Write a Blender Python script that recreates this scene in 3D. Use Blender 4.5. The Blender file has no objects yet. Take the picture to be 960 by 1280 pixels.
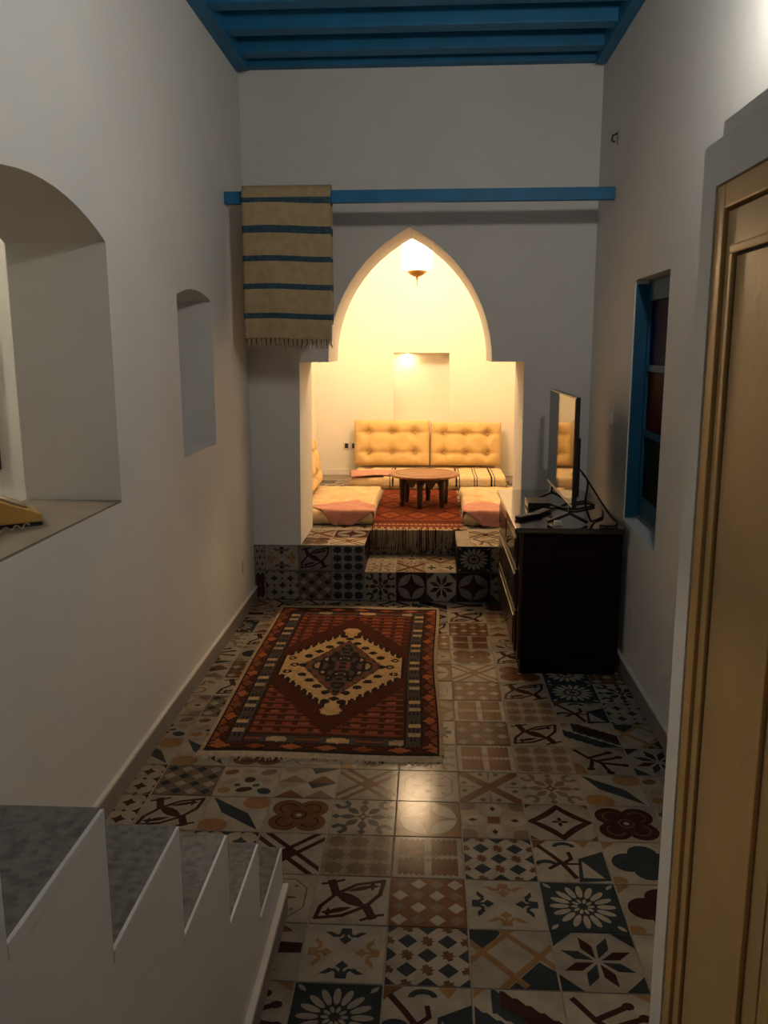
import bpy, bmesh, math, random
from mathutils import Vector, Matrix

rng = random.Random(7)
scene = bpy.context.scene
COL = scene.collection

# ------------------------------------------------------------------ camera
CAM_H = 1.63  # whole scene scaled up about the camera's foot, baked into the coordinates below
F_PX, PITCH, YAW, ROLL = 1062.0, 0.1903, 0.0545, -0.0029
cam_data = bpy.data.cameras.new('camera')
cam_data.sensor_fit = 'VERTICAL'
cam_data.sensor_height = 36.0
cam_data.lens = F_PX * 36.0 / 1280.0
cam_data.clip_start = 0.02
cam = bpy.data.objects.new('camera', cam_data)
COL.objects.link(cam)
fw = Vector((-math.sin(YAW), math.cos(YAW), 0)); rt = Vector((math.cos(YAW), math.sin(YAW), 0)); up = Vector((0, 0, 1))
f2 = fw * math.cos(PITCH) - up * math.sin(PITCH)
u2 = up * math.cos(PITCH) + fw * math.sin(PITCH)
r3 = rt * math.cos(ROLL) + u2 * math.sin(ROLL)
u3 = u2 * math.cos(ROLL) - rt * math.sin(ROLL)
rot = Matrix((r3, u3, -f2)).transposed()
cam.matrix_world = Matrix.Translation((0, 0, CAM_H)) @ rot.to_4x4()
scene.camera = cam

# ------------------------------------------------------------------ light settings (lamps are built with their fixtures)
LANTERN_L = 142.0                      # lantern glass in the alcove
LANTERN_C = (1.0, 0.67, 0.37)
SCONCE_L = 350.0                      # bare bulb of the wall lamp above the cupboard
SCONCE_C = (1.0, 0.92, 0.81)
SIDE_L = 420.0                        # bulb in the neighbouring room
world = bpy.data.worlds.new('night')
world.use_nodes = True
world.node_tree.nodes['Background'].inputs[0].default_value = (0.25, 0.35, 0.55, 1)
world.node_tree.nodes['Background'].inputs[1].default_value = 0.01
scene.world = world
scene.view_settings.view_transform = 'Standard'
scene.view_settings.look = 'None'
scene.view_settings.gamma = 1.0
scene.view_settings.use_curve_mapping = False
scene.view_settings.exposure = 0.0

# ------------------------------------------------------------------ materials
MATS = {}
def mat(name, col, rough=0.6, spec=0.4, var=0.12, scale=8.0, bump=0.0, bscale=60.0, rand=0.0, metal=0.0,
        col2=None, coat=0.0, stretch=None, emit=None, emit_s=0.0, sheen=0.0):
    """procedural material: base colour with noise variation, optional second colour, bump, per-object variation"""
    if name in MATS: return MATS[name]
    m = bpy.data.materials.new(name); m.use_nodes = True
    nt = m.node_tree; b = nt.nodes['Principled BSDF']; L = nt.links
    tc = nt.nodes.new('ShaderNodeTexCoord')
    src = tc.outputs['Object']
    if stretch:
        mp = nt.nodes.new('ShaderNodeMapping'); mp.inputs['Scale'].default_value = stretch
        L.new(src, mp.inputs[0]); src = mp.outputs[0]
    nz = nt.nodes.new('ShaderNodeTexNoise'); nz.inputs['Scale'].default_value = scale; nz.inputs['Detail'].default_value = 5
    L.new(src, nz.inputs['Vector'])
    rp = nt.nodes.new('ShaderNodeValToRGB')
    c2 = col2 or tuple(max(0, c * (1 - 2 * var)) for c in col)
    rp.color_ramp.elements[0].position = 0.32; rp.color_ramp.elements[0].color = (*c2, 1)
    rp.color_ramp.elements[1].position = 0.62; rp.color_ramp.elements[1].color = (*col, 1)
    L.new(nz.outputs['Fac'], rp.inputs[0])
    out = rp.outputs[0]
    if rand:
        oi = nt.nodes.new('ShaderNodeObjectInfo'); hs = nt.nodes.new('ShaderNodeHueSaturation')
        mr = nt.nodes.new('ShaderNodeMapRange'); mr.inputs[3].default_value = 1 - rand; mr.inputs[4].default_value = 1 + rand
        L.new(oi.outputs['Random'], mr.inputs[0]); L.new(mr.outputs[0], hs.inputs['Value']); L.new(out, hs.inputs['Color']); out = hs.outputs[0]
    L.new(out, b.inputs['Base Color'])
    b.inputs['Roughness'].default_value = rough
    b.inputs['Specular IOR Level'].default_value = spec
    b.inputs['Metallic'].default_value = metal
    b.inputs['Coat Weight'].default_value = coat
    b.inputs['Coat Roughness'].default_value = 0.12
    b.inputs['Sheen Weight'].default_value = sheen
    if bump:
        n2 = nt.nodes.new('ShaderNodeTexNoise'); n2.inputs['Scale'].default_value = bscale; n2.inputs['Detail'].default_value = 4
        L.new(src, n2.inputs['Vector'])
        bp = nt.nodes.new('ShaderNodeBump'); bp.inputs['Strength'].default_value = bump; bp.inputs['Distance'].default_value = 0.01
        L.new(n2.outputs['Fac'], bp.inputs['Height']); L.new(bp.outputs[0], b.inputs['Normal'])
    if emit:
        b.inputs['Emission Color'].default_value = (*emit, 1); b.inputs['Emission Strength'].default_value = emit_s
    MATS[name] = m
    return m

PLASTER = mat('white_plaster', (0.70, 0.695, 0.67), 0.85, 0.2, 0.025, 2.5, 0.25, 9)
PLASTER2 = mat('alcove_plaster', (0.76, 0.72, 0.64), 0.85, 0.2, 0.02, 2.5, 0.2, 9)
SILL = mat('sill_plaster', (0.25, 0.205, 0.155), 0.75, 0.3, 0.1, 6)
PLINTH = mat('grey_plinth', (0.27, 0.24, 0.215), 0.5, 0.4, 0.08, 5)
PALE_LITEDGE = mat('pale_plinth_lit_edge', (0.75, 0.72, 0.67), 0.6, 0.3, 0.03, 6)  # pale baseboard tone; thin strips of it paint the light on plinth tops
GROUT = mat('grout', (0.30, 0.26, 0.21), 0.85, 0.2, 0.15, 20)
BLUE = mat('blue_paint', (0.012, 0.155, 0.33), 0.55, 0.35, 0.1, 7, 0.2, 30)
BLUE2 = mat('blue_board_paint', (0.010, 0.13, 0.28), 0.6, 0.3, 0.12, 7, 0.2, 30)
TREAD = mat('grey_stone', (0.20, 0.185, 0.165), 0.7, 0.25, 0.2, 60, 0.15, 90, col2=(0.10, 0.095, 0.09))
CREAMPAINT = mat('cream_door_paint', (0.50, 0.33, 0.15), 0.38, 0.45, 0.05, 4, 0.1, 25)
CREAMPAINT2 = mat('ochre_frame_paint', (0.55, 0.34, 0.13), 0.4, 0.45, 0.05, 4, 0.1, 25)
SHADELINE_METAL = mat('shade_line_dark_metal', (0.05, 0.035, 0.025), 0.8, 0.2)  # dark metal, also the painted shadow line round the cupboard panels
MAHOG = mat('dark_mahogany', (0.010, 0.0035, 0.0025), 0.14, 0.5, 0.25, 5, stretch=(1, 8, 8), coat=1.0)
MAHOGB = mat('matt_mahogany', (0.010, 0.0035, 0.0025), 0.5, 0.12, 0.25, 5, stretch=(1, 8, 8))
MAHOG2 = mat('mahogany_front', (0.035, 0.011, 0.006), 0.28, 0.5, 0.25, 5, stretch=(8, 1, 8), coat=0.3)
BRASS = mat('aged_brass', (0.55, 0.33, 0.10), 0.32, 0.5, 0.1, 20, metal=1.0)
BLACKPL = mat('black_plastic', (0.012, 0.012, 0.013), 0.4, 0.5, 0.1, 20)
BLACKRUB = mat('black_rubber', (0.010, 0.010, 0.010), 0.6, 0.4, 0.1, 20)
SCREEN = mat('tv_screen_glass', (0.004, 0.004, 0.005), 0.045, 0.7, 0.0, 1)
SILVER = mat('silver_bezel', (0.35, 0.33, 0.30), 0.35, 0.5, 0.05, 20, metal=0.8)
WHITEPL = mat('white_plastic', (0.65, 0.63, 0.58), 0.4, 0.45, 0.03, 20)
GREYPL = mat('grey_plastic', (0.28, 0.27, 0.26), 0.5, 0.4, 0.05, 20)
CUSH = mat('mustard_cotton', (0.68, 0.47, 0.20), 0.9, 0.15, 0.06, 12, 0.3, 120, sheen=0.2)
MATT = mat('cream_cotton', (0.72, 0.54, 0.30), 0.9, 0.15, 0.12, 14, 0.3, 110, col2=(0.55, 0.38, 0.20), sheen=0.2)
PINK = mat('pink_cloth', (0.56, 0.25, 0.18), 0.9, 0.15, 0.12, 14, 0.35, 100, sheen=0.2)
BLKSTR = mat('black_wool', (0.02, 0.018, 0.02), 0.95, 0.1)
CREAMW = mat('cream_wool', (0.72, 0.56, 0.33), 0.95, 0.1, 0.1, 30, 0.4, 140)
TOWEL = mat('sand_wool', (0.46, 0.345, 0.19), 0.95, 0.1, 0.08, 25, 0.4, 180)
TOWELB = mat('blue_wool', (0.050, 0.10, 0.14), 0.95, 0.1, 0.2, 50, 0.4, 180)
WALNUT = mat('table_wood', (0.30, 0.115, 0.032), 0.38, 0.45, 0.25, 6, stretch=(1, 9, 1))
WALNUT2 = mat('dark_table_wood', (0.055, 0.02, 0.009), 0.45, 0.4, 0.25, 12)
PHONE = mat('ochre_phone_plastic', (0.52, 0.30, 0.075), 0.35, 0.5, 0.06, 10)
PHONED = mat('pale_dial', (0.50, 0.42, 0.30), 0.25, 0.5, 0.06, 30)
CORD = mat('beige_cord', (0.42, 0.33, 0.22), 0.6, 0.3)
FRAMEWOOD = mat('dark_frame_wood', (0.06, 0.022, 0.012), 0.4, 0.4, 0.2, 10)
PAPER = mat('picture_paper', (0.30, 0.24, 0.17), 0.7, 0.3, 0.3, 5)
BLUEWIN = mat('window_blue_shaded', (0.006, 0.085, 0.17), 0.6, 0.3, 0.1, 7, 0.2, 30)  # the blue paint darkened, shade of the recess put into the colour
GL_BLUE = mat('blue_glass', (0.004, 0.006, 0.05), 0.5, 0.03, 0.1, 10)
GL_RED = mat('amber_glass', (0.035, 0.006, 0.003), 0.5, 0.03, 0.1, 10)
GL_GRN = mat('green_glass', (0.004, 0.018, 0.006), 0.5, 0.03, 0.1, 10)
LAMPGLASS = mat('lit_lantern_glass', (0.9, 0.85, 0.7), 0.4, 0.3, 0.0, 1, emit=LANTERN_C, emit_s=LANTERN_L)
BULB = mat('lit_bulb', (0.9, 0.9, 0.85), 0.4, 0.3, 0.0, 1, emit=SCONCE_C, emit_s=SCONCE_L)
BULB2 = mat('lit_room_bulb', (0.9, 0.9, 0.8), 0.4, 0.3, 0.0, 1, emit=(1, 0.86, 0.66), emit_s=SIDE_L)

def tmat(n, c): return mat('tile_' + n, c, 0.155, 0.035, 0.14, 14, 0.03, 40, rand=0.16)
TC = {'C': tmat('cream', (0.31, 0.265, 0.205)), 'T': tmat('taupe', (0.16, 0.112, 0.078)), 'B': tmat('brown', (0.135, 0.06, 0.027)),
      'M': tmat('maroon', (0.045, 0.018, 0.014)), 'S': tmat('slate', (0.030, 0.036, 0.038)), 'O': tmat('ochre', (0.25, 0.14, 0.06)),
      'G': tmat('grey', (0.20, 0.185, 0.17)), 'P': tmat('tan', (0.27, 0.20, 0.14))}
TKEYS = list(TC)

# ------------------------------------------------------------------ mesh helpers
def wloc(o):
    v = Vector((0, 0, 0))
    while o is not None:
        v += o.location; o = o.parent
    return v

class MB:
    def __init__(s): s.v = []; s.f = []; s.m = []
    def add(s, vs, fs, mi=0):
        n = len(s.v); s.v += [tuple(p) for p in vs]
        for f in fs: s.f.append([i + n for i in f]); s.m.append(mi)
        return s
    def box(s, x0, x1, y0, y1, z0, z1, mi=0):
        return s.add([(x0,y0,z0),(x1,y0,z0),(x1,y1,z0),(x0,y1,z0),(x0,y0,z1),(x1,y0,z1),(x1,y1,z1),(x0,y1,z1)],
                     [(0,3,2,1),(4,5,6,7),(0,1,5,4),(1,2,6,5),(2,3,7,6),(3,0,4,7)], mi)
    def tube(s, pts, r, seg=8, mi=0, caps=True):
        pts = [Vector(p) for p in pts]; n = len(pts); vs = []
        rr = r if isinstance(r, (list, tuple)) else [r] * n
        prev = None
        for i, p in enumerate(pts):
            d = (pts[min(i+1, n-1)] - pts[max(i-1, 0)]).normalized()
            a = prev if prev is not None else (Vector((0,0,1)) if abs(d.z) < 0.9 else Vector((1,0,0)))
            e = (a - d * a.dot(d)).normalized(); prev = e; g = d.cross(e)
            for k in range(seg):
                t = 2*math.pi*k/seg; vs.append(p + e*math.cos(t)*rr[i] + g*math.sin(t)*rr[i])
        fs = [(i*seg+k, i*seg+(k+1)%seg, (i+1)*seg+(k+1)%seg, (i+1)*seg+k) for i in range(n-1) for k in range(seg)]
        if caps: fs += [tuple(range(seg))[::-1], tuple((n-1)*seg+k for k in range(seg))]
        return s.add(vs, fs, mi)
    def lathe(s, prof, c=(0,0,0), seg=20, mi=0):
        vs = []; n = len(prof)
        for r, z in prof:
            for k in range(seg):
                t = 2*math.pi*k/seg; vs.append((c[0]+r*math.cos(t), c[1]+r*math.sin(t), c[2]+z))
        fs = [(i*seg+k, i*seg+(k+1)%seg, (i+1)*seg+(k+1)%seg, (i+1)*seg+k) for i in range(n-1) for k in range(seg)]
        fs += [tuple(range(seg))[::-1], tuple((n-1)*seg+k for k in range(seg))]
        return s.add(vs, fs, mi)
    def grid(s, fn, nu, nv, mi=0, closed=False):
        """fn(i,j) -> point, (nu+1)x(nv+1)"""
        vs = [fn(i, j) for j in range(nv+1) for i in range(nu+1)]
        n0 = len(s.v); s.v += [tuple(p) for p in vs]
        for j in range(nv):
            for i in range(nu):
                a = n0 + j*(nu+1) + i
                s.f.append([a, a+1, a+nu+2, a+nu+1]); s.m.append(mi(i, j) if callable(mi) else mi)
        return s
    def plate(s, outer, holes, mapf, t, mi=0):
        """polygon with holes in (a,b), mapf(a,b,c)->xyz with c in [0,t]"""
        bm = bmesh.new(); edges = []; loops = []
        for lp in [outer] + holes:
            vs = [bm.verts.new((a, b, 0)) for a, b in lp]; loops.append(len(vs))
            for i in range(len(vs)): edges.append(bm.edges.new((vs[i], vs[(i+1) % len(vs)])))
        bmesh.ops.triangle_fill(bm, use_beauty=True, use_dissolve=False, edges=edges)
        bm.verts.index_update(); bm.faces.ensure_lookup_table()
        P = [(v.co.x, v.co.y) for v in bm.verts]; F = [[v.index for v in f.verts] for f in bm.faces]
        bm.free(); n = len(P)
        vs = [mapf(a, b, 0) for a, b in P] + [mapf(a, b, t) for a, b in P]
        fs = [tuple(f) for f in F] + [tuple(i+n for i in f[::-1]) for f in F]
        st = 0
        for L in loops:
            for i in range(L):
                a, b = st+i, st+(i+1) % L
                fs.append((a, a+n, b+n, b))
            st += L
        return s.add(vs, fs, mi)
    def mesh(s, name, mats, smooth=False, bevel=0, off=Vector((0,0,0)), bseg=2):
        bm = bmesh.new()
        vs = [bm.verts.new(Vector(p) - off) for p in s.v]
        for f, mi in zip(s.f, s.m):
            try: fc = bm.faces.new([vs[i] for i in f])
            except ValueError: continue
            fc.material_index = mi; fc.smooth = smooth
        bmesh.ops.recalc_face_normals(bm, faces=bm.faces)
        if bevel:
            es = [e for e in bm.edges if len(e.link_faces) == 2 and e.calc_face_angle(0) > 0.5]
            bmesh.ops.bevel(bm, geom=es, offset=bevel, segments=bseg, profile=0.7, affect='EDGES', clamp_overlap=True)
        me = bpy.data.meshes.new(name); bm.to_mesh(me); bm.free()
        for m in (mats if isinstance(mats, (list, tuple)) else [mats]): me.materials.append(m)
        return me
    def build(s, name, mats, parent=None, **k):
        me = s.mesh(name, mats, off=wloc(parent), **k)
        return link(name, me, parent)

def link(name, me, parent=None, loc=None):
    o = bpy.data.objects.new(name, me); COL.objects.link(o)
    if parent is not None: o.parent = parent
    if loc is not None: o.location = loc
    return o
def tag(o, label, cat, group=None):
    o['label'] = label; o['category'] = cat
    if group: o['group'] = group
    return o
def thing(name, loc, label, cat, group=None):
    return tag(link(name, None, None, loc), label, cat, group)
def struct(o): o['kind'] = 'structure'; return o
def stuff(o): o['kind'] = 'stuff'; return o

# ------------------------------------------------------------------ key measures (metres)
XL, XR = -1.145, 0.986          # hall side walls
YF, YB = 5.36, 5.92             # arch wall front and back
ZC = 3.24                       # underside of the beams
ZP, ZM = 0.373, 0.197           # alcove floor, middle step
YN = -1.2                       # rear of the hall
AX0, AX1, AY = -1.12, 1.08, 8.48   # alcove
T = 0.23; TX, TY = -0.1115, 2.8593
STX = -0.42                     # stair side
NX0, NX1, NY = -0.42, 0.178, 5.845  # notch for the middle step

# ------------------------------------------------------------------ room shell
floor = struct(MB().box(XL, XR, YN, YF, -0.12, -0.0025).build('floor', GROUT))

def arc(a0, a1, z0, zp, n=14):
    """segmental arch points from a1 to a0"""
    c = (a0+a1)/2; h = (a1-a0)/2; s = zp-z0; R = (h*h+s*s)/(2*s); out = []
    t0 = math.asin(min(1, h/R))
    for i in range(n+1):
        t = t0 - 2*t0*i/n; out.append((c + R*math.sin(t), zp - R + R*math.cos(t)))
    return out
WT = 0.365
o1 = [(1.95, 1.07), (3.058, 1.07)] + arc(1.95, 3.058, 2.0, 2.125)
o2 = [(3.885, 1.13), (4.497, 1.13)] + arc(3.885, 4.497, 1.872, 1.912, 8)
wall_left = MB().plate([(YN, 0), (YF, 0), (YF, 3.4), (YN, 3.4)], [o1, o2], lambda a, b, c: (XL - c, a, b), WT)
wall_left = struct(wall_left.build('wall_left', PLASTER))
MB().box(XL-WT-0.05, XL-WT, 3.6, 4.8, 0.9, 2.2).build('niche_back', PLASTER, wall_left)
struct(MB().box(XL-WT+0.002, XL-0.002, 1.952, 3.056, 1.0705, 1.078).build('trim_1', SILL))

o3 = [(3.69, 0.75), (4.305, 0.775), (4.305, 1.95), (3.69, 1.95)]
wall_right = struct(MB().plate([(YN, 0), (YF, 0), (YF, 3.4), (YN, 3.4)], [o3], lambda a, b, c: (XR + c, a, b), 0.3).build('wall_right', PLASTER))

def pointed(x0, x1, z0, z1, n=12):
    """pointed arch, from right spring over the apex to the left spring"""
    c = (x0+x1)/2; h = (x1-x0)/2; s = z1-z0
    R = (h*h+s*s)/(2*h); tm = math.atan2(s, R-h); out = []
    for i in range(n+1):
        t = tm*i/n; out.append((c + h - R + R*math.cos(t), z0 + R*math.sin(t)))
    for i in range(n-1, -1, -1):
        t = tm*i/n; out.append((c - h + R - R*math.cos(t), z0 + R*math.sin(t)))
    return out
hole = [(-0.835, ZP), (0.58, ZP), (0.577, 1.546)] + pointed(-0.638, 0.378, 1.546, 2.347) + [(-0.82, 1.546)]
outer = [(XL, ZP), (hole[0][0], ZP)]
prof = [(XL, ZP)] + [hole[0]] + hole[:1:-1] + [hole[1]] + [(XR, ZP), (XR, 3.4), (XL, 3.4)]
wall_far = struct(MB().plate(prof, [], lambda a, b, c: (a, YF + c, b), YB-YF).build('wall_far', PLASTER))

struct(MB().box(XL-0.3, XR+0.3, YN-0.2, YN, 0, 3.4).build('wall_back', PLASTER))
# alcove shell
FA = MB()
FA.box(XL, NX0, YF+0.012, YB, 0, ZP-0.0025); FA.box(NX1, XR, YF+0.012, YB, 0, ZP-0.0025)
FA.box(NX0, NX1, YF+0.012, NY+0.012, 0, ZM-0.0025); FA.box(NX0, NX1, NY+0.012, YB, 0, ZP-0.0025)
FA.box(AX0-0.2, AX1+0.2, YB, AY+0.2, 0, ZP-0.0025)
floor_alcove = struct(FA.build('floor_alcove', GROUT))
struct(MB().box(AX0-0.2, AX0, YB, AY+0.2, ZP, 3.1).build('wall_alcove_left', PLASTER2))
struct(MB().box(AX1, AX1+0.2, YB, AY+0.2, ZP, 3.1).build('wall_alcove_right', PLASTER2))
nh = [(-0.364, 0.80), (0.184, 0.80), (0.184, 1.585), (-0.364, 1.588)]
wb = MB().plate([(AX0, ZP), (AX1, ZP), (AX1, 3.1), (AX0, 3.1)], [nh], lambda a, b, c: (a, AY + c, b), 0.2)
wall_alcove = struct(wb.build('wall_alcove_back', PLASTER2))
MB().box(-0.4, 0.22, AY+0.2, AY+0.24, 0.76, 1.62).build('niche_back', PLASTER2, wall_alcove)
struct(MB().box(AX0-0.2, AX1+0.2, YB, AY+0.24, 3.0, 3.15).build('ceiling_alcove', PLASTER2))
struct(MB().box(AX0+0.002, AX1-0.002, AY-0.012, AY, ZP, ZP+0.06).build('baseboard_alcove', PALE_LITEDGE, bevel=0.003))

# ceiling with beams
ceiling = struct(MB().box(XL-0.3, XR+0.3, YN, YF+0.2, 3.37, 3.5).build('ceiling', BLUE2))
bmx = MB().box(XL+0.002, XR-0.002, 0, 0.10, ZC, 3.37).mesh('beam', BLUE, bevel=0.006)
y = 5.05
while y > YN:
    link('beam', bmx, ceiling, (0, y, 0)); y -= 0.345
MB().box(XL, XR, YF-0.07, YF-0.001, ZC, 3.37).build('wall_plate', BLUE, ceiling, bevel=0.005)
for x0, x1 in ((XL, XL+0.075), (XR-0.06, XR)):
    MB().box(x0, x1, YN, YF-0.07, ZC-0.025, 3.37).build('wall_plate', BLUE, ceiling, bevel=0.005)

# side room seen through the large opening
SX = -4.2
struct(MB().box(SX, XL-WT, 3.9, 4.05, 0, 3.0).build('wall_side_room', PLASTER))
struct(MB().box(SX-0.15, SX, 0.2, 4.05, 0, 3.0).build('wall_side_room_left', PLASTER))
struct(MB().box(SX, XL-WT, 0.2, 0.35, 0, 3.0).build('wall_side_room_near', PLASTER))
struct(MB().box(SX, XL-WT, 0.2, 4.05, 3.0, 3.1).build('ceiling_side_room', PLASTER))
struct(MB().box(SX, XL-WT, 0.35, 3.9, -0.1, 0).build('floor_side_room', SILL))

# plinths
def plinth(name, m, cap, x0, x1, y0, y1, c):
    b = struct(MB().box(x0, x1, y0, y1, 0.0, 0.082).build(name, m))
    MB().box(*c, 0.082, 0.094).build('cap', cap, b, bevel=0.003)  # white strip painting the lit top edge of the plinth
plinth('baseboard_left', PLINTH, PALE_LITEDGE, XL, XL+0.014, 2.26, YF, (XL, XL+0.017, 2.26, YF))
plinth('baseboard_right', PLINTH, PALE_LITEDGE, XR-0.014, XR, 1.80, YF, (XR-0.017, XR, 1.80, YF))

# ------------------------------------------------------------------ patterned cement tiles
def rotp(pts, a, c=(0.5, 0.5)):
    ca, sa = math.cos(a), math.sin(a)
    return [(c[0]+(x-c[0])*ca-(y-c[1])*sa, c[1]+(x-c[0])*sa+(y-c[1])*ca) for x, y in pts]
class Tile:
    def __init__(s, bg): s.bg = bg; s.L = []; s.layer = 0; s.last = None
    def poly(s, pts, c):
        if c != s.last: s.layer += 1; s.last = c
        s.L.append((s.layer, c, pts)); return s
    def ell(s, x, y, rx, ry, c, a=0, n=14):
        return s.poly(rotp([(x+rx*math.cos(2*math.pi*i/n), y+ry*math.sin(2*math.pi*i/n)) for i in range(n)], a, (x, y)), c)
    def petal(s, x, y, l, w, a, c, n=5):
        """lens centred at x,y"""
        p = []
        for i in range(n+1): u = i/n; p.append((x-l/2+l*u, y+w/2*math.sin(math.pi*u)))
        for i in range(1, n): u = 1-i/n; p.append((x-l/2+l*u, y-w/2*math.sin(math.pi*u)))
        return s.poly(rotp(p, a, (x, y)), c)
    def dia(s, x, y, w, h, c, a=0): return s.poly(rotp([(x-w/2,y),(x,y-h/2),(x+w/2,y),(x,y+h/2)], a, (x, y)), c)
    def rect(s, x, y, w, h, c, a=0): return s.poly(rotp([(x-w/2,y-h/2),(x+w/2,y-h/2),(x+w/2,y+h/2),(x-w/2,y+h/2)], a, (x, y)), c)
    def stroke(s, pts, w, c, closed=False):
        n = len(pts); P = list(pts)
        for i in range(n if closed else n-1):
            (x0, y0), (x1, y1) = P[i], P[(i+1) % n]
            d = math.hypot(x1-x0, y1-y0) or 1e-6; ux, uy = (x1-x0)/d*w*0.3, (y1-y0)/d*w*0.3; nx, ny = -(y1-y0)/d*w/2, (x1-x0)/d*w/2
            s.poly([(x0-ux+nx, y0-uy+ny), (x0-ux-nx, y0-uy-ny), (x1+ux-nx, y1+uy-ny), (x1+ux+nx, y1+uy+ny)], c)
        return s
    def star(s, x, y, R, r, k, c, a=0):
        return s.poly([(x+(R if i % 2 == 0 else r)*math.cos(a+math.pi*i/k), y+(R if i % 2 == 0 else r)*math.sin(a+math.pi*i/k)) for i in range(2*k)], c)
    def mesh(s, name):
        h = T/2 - 0.0017; b = 0.0015
        B = MB()
        B.add([(-h,-h,-0.008),(h,-h,-0.008),(h,h,-0.008),(-h,h,-0.008),(-h,-h,-b),(h,-h,-b),(h,h,-b),(-h,h,-b),
               (-h+b,-h+b,0),(h-b,-h+b,0),(h-b,h-b,0),(-h+b,h-b,0)],
              [(0,1,5,4),(1,2,6,5),(2,3,7,6),(3,0,4,7),(4,5,9,8),(5,6,10,9),(6,7,11,10),(7,4,8,11),(8,9,10,11)], TKEYS.index(s.bg))
        me_v, me_f, me_m = B.v, B.f, B.m
        g = h - b
        bm = bmesh.new()
        vs = [bm.verts.new(p) for p in me_v]
        for f, mi in zip(me_f, me_m): bm.faces.new([vs[i] for i in f]).material_index = mi
        def clip(pts):
            for ax, sg in ((0, 1), (0, -1), (1, 1), (1, -1)):
                lim = 0.5
                out = []
                for i in range(len(pts)):
                    p, q = pts[i-1], pts[i]
                    dp = lim - sg*(p[ax]-0.5); dq = lim - sg*(q[ax]-0.5)
                    if (dp >= 0) != (dq >= 0):
                        t = dp/(dp-dq); out.append((p[0]+(q[0]-p[0])*t, p[1]+(q[1]-p[1])*t))
                    if dq >= 0: out.append(q)
                pts = out
                if len(pts) < 3: return []
            return pts
        for pi, (ly, c, pts) in enumerate(s.L):
            pts = clip(pts)
            if not pts: continue
            ar = sum(pts[i-1][0]*pts[i][1]-pts[i][0]*pts[i-1][1] for i in range(len(pts)))
            if abs(ar) < 1e-6: continue
            if ar < 0: pts = pts[::-1]
            f = bm.faces.new([bm.verts.new(((x*2-1)*g, (yy*2-1)*g, 0.00008*ly + 0.000012*pi)) for x, yy in pts]); f.material_index = TKEYS.index(c)
        big = [f for f in bm.faces if len(f.verts) > 4]
        bmesh.ops.triangulate(bm, faces=big)
        me = bpy.data.meshes.new(name); bm.to_mesh(me); bm.free()
        for k in TKEYS: me.materials.append(TC[k])
        return me

PI = math.pi
def P_petals(bg='B', fg='C'):
    t = Tile(bg)
    for k in range(4): t.petal(0.5+0.25*math.cos(PI/4+k*PI/2)*1.3, 0.5+0.25*math.sin(PI/4+k*PI/2)*1.3, 0.62, 0.27, PI/4+k*PI/2+PI/2, fg, 8)
    return t
def P_octframe():
    t = Tile('C'); o = [(0.1,0.3),(0.1,0.7),(0.28,0.9),(0.72,0.9),(0.9,0.7),(0.9,0.3),(0.72,0.1),(0.28,0.1)]
    t.stroke(o, 0.025, 'T', True); t.ell(0.5,0.68,0.06,0.05,'B'); t.ell(0.5,0.32,0.06,0.05,'B'); t.petal(0.3,0.5,0.2,0.05,0,'B'); t.petal(0.7,0.5,0.2,0.05,0,'B')
    for x in (0.25,0.75):
        for y in (0.25,0.75): t.ell(x,y,0.03,0.03,'T')
    return t
def P_foursq(a='B', b='C'):
    t = Tile(b)
    for x in (0.26,0.74):
        for y in (0.26,0.74):
            t.rect(x,y,0.38,0.34,a)
            for k in range(5): t.ell(x-0.16+0.08*k,y+0.17,0.035,0.04,a,n=8); t.ell(x-0.16+0.08*k,y-0.17,0.035,0.04,a,n=8)
    for k in range(4): t.dia(0.5+0.1*math.cos(k*PI/2),0.5+0.1*math.sin(k*PI/2),0.1,0.1,'O')
    return t
def P_lattice(bg='T', fg='C', kn='S'):
    t = Tile(bg)
    for i in range(-1, 5):
        for j in range(-1, 5):
            if (i+j) % 2 == 0: t.dia(i*0.25+0.125, j*0.25+0.125, 0.22, 0.22, fg)
    for i in range(-1, 5):
        for j in range(-1, 5):
            if (i+j) % 2: t.dia(i*0.25+0.125, j*0.25+0.125, 0.2, 0.2, kn)
    return t
def P_stardia():
    t = Tile('C')
    for i in range(5):
        for j in range(5):
            if (i+j) % 2 == 0: t.dia(i*0.25, j*0.25, 0.25, 0.25, 'S')
    for i in range(5):
        for j in range(5):
            if (i+j) % 2: t.star(i*0.25, j*0.25, 0.095, 0.055, 8, 'B')
    return t
def P_birds():
    t = Tile('C')
    t.poly([(0.55,0),(1,0.05),(1,0.75),(0.62,0.55)],'S'); t.poly([(0.62,0.1),(0.92,0.1),(0.66,0.5)],'C')
    t.poly([(0,0.78),(0.22,1),(0,1)],'B'); t.poly([(0.62,1),(0.85,1),(0.74,0.82)],'O')
    t.stroke([(0.08,0.85),(0.25,0.62),(0.38,0.42),(0.52,0.1)],0.075,'M'); t.stroke([(0.38,0.42),(0.52,0.55),(0.5,0.7)],0.06,'M'); t.stroke([(0.4,0.42),(0.62,0.42)],0.05,'M'); t.stroke([(0.34,0.44),(0.18,0.3)],0.06,'M')
    for cx, cy, s in ((0.45,0.84,1),(0.14,0.38,-1)):
        p = [(cx+0.17*math.cos(a),cy+0.13*math.sin(a)) for a in [PI*i/8 for i in range(9)]]; q = [(cx+0.10*math.cos(a),cy+0.05*math.sin(a)) for a in [PI*i/8 for i in range(8,-1,-1)]]
        for i in range(8): t.poly([p[i],p[i+1],q[7-i],q[8-i]],'S')
    return t
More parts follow.
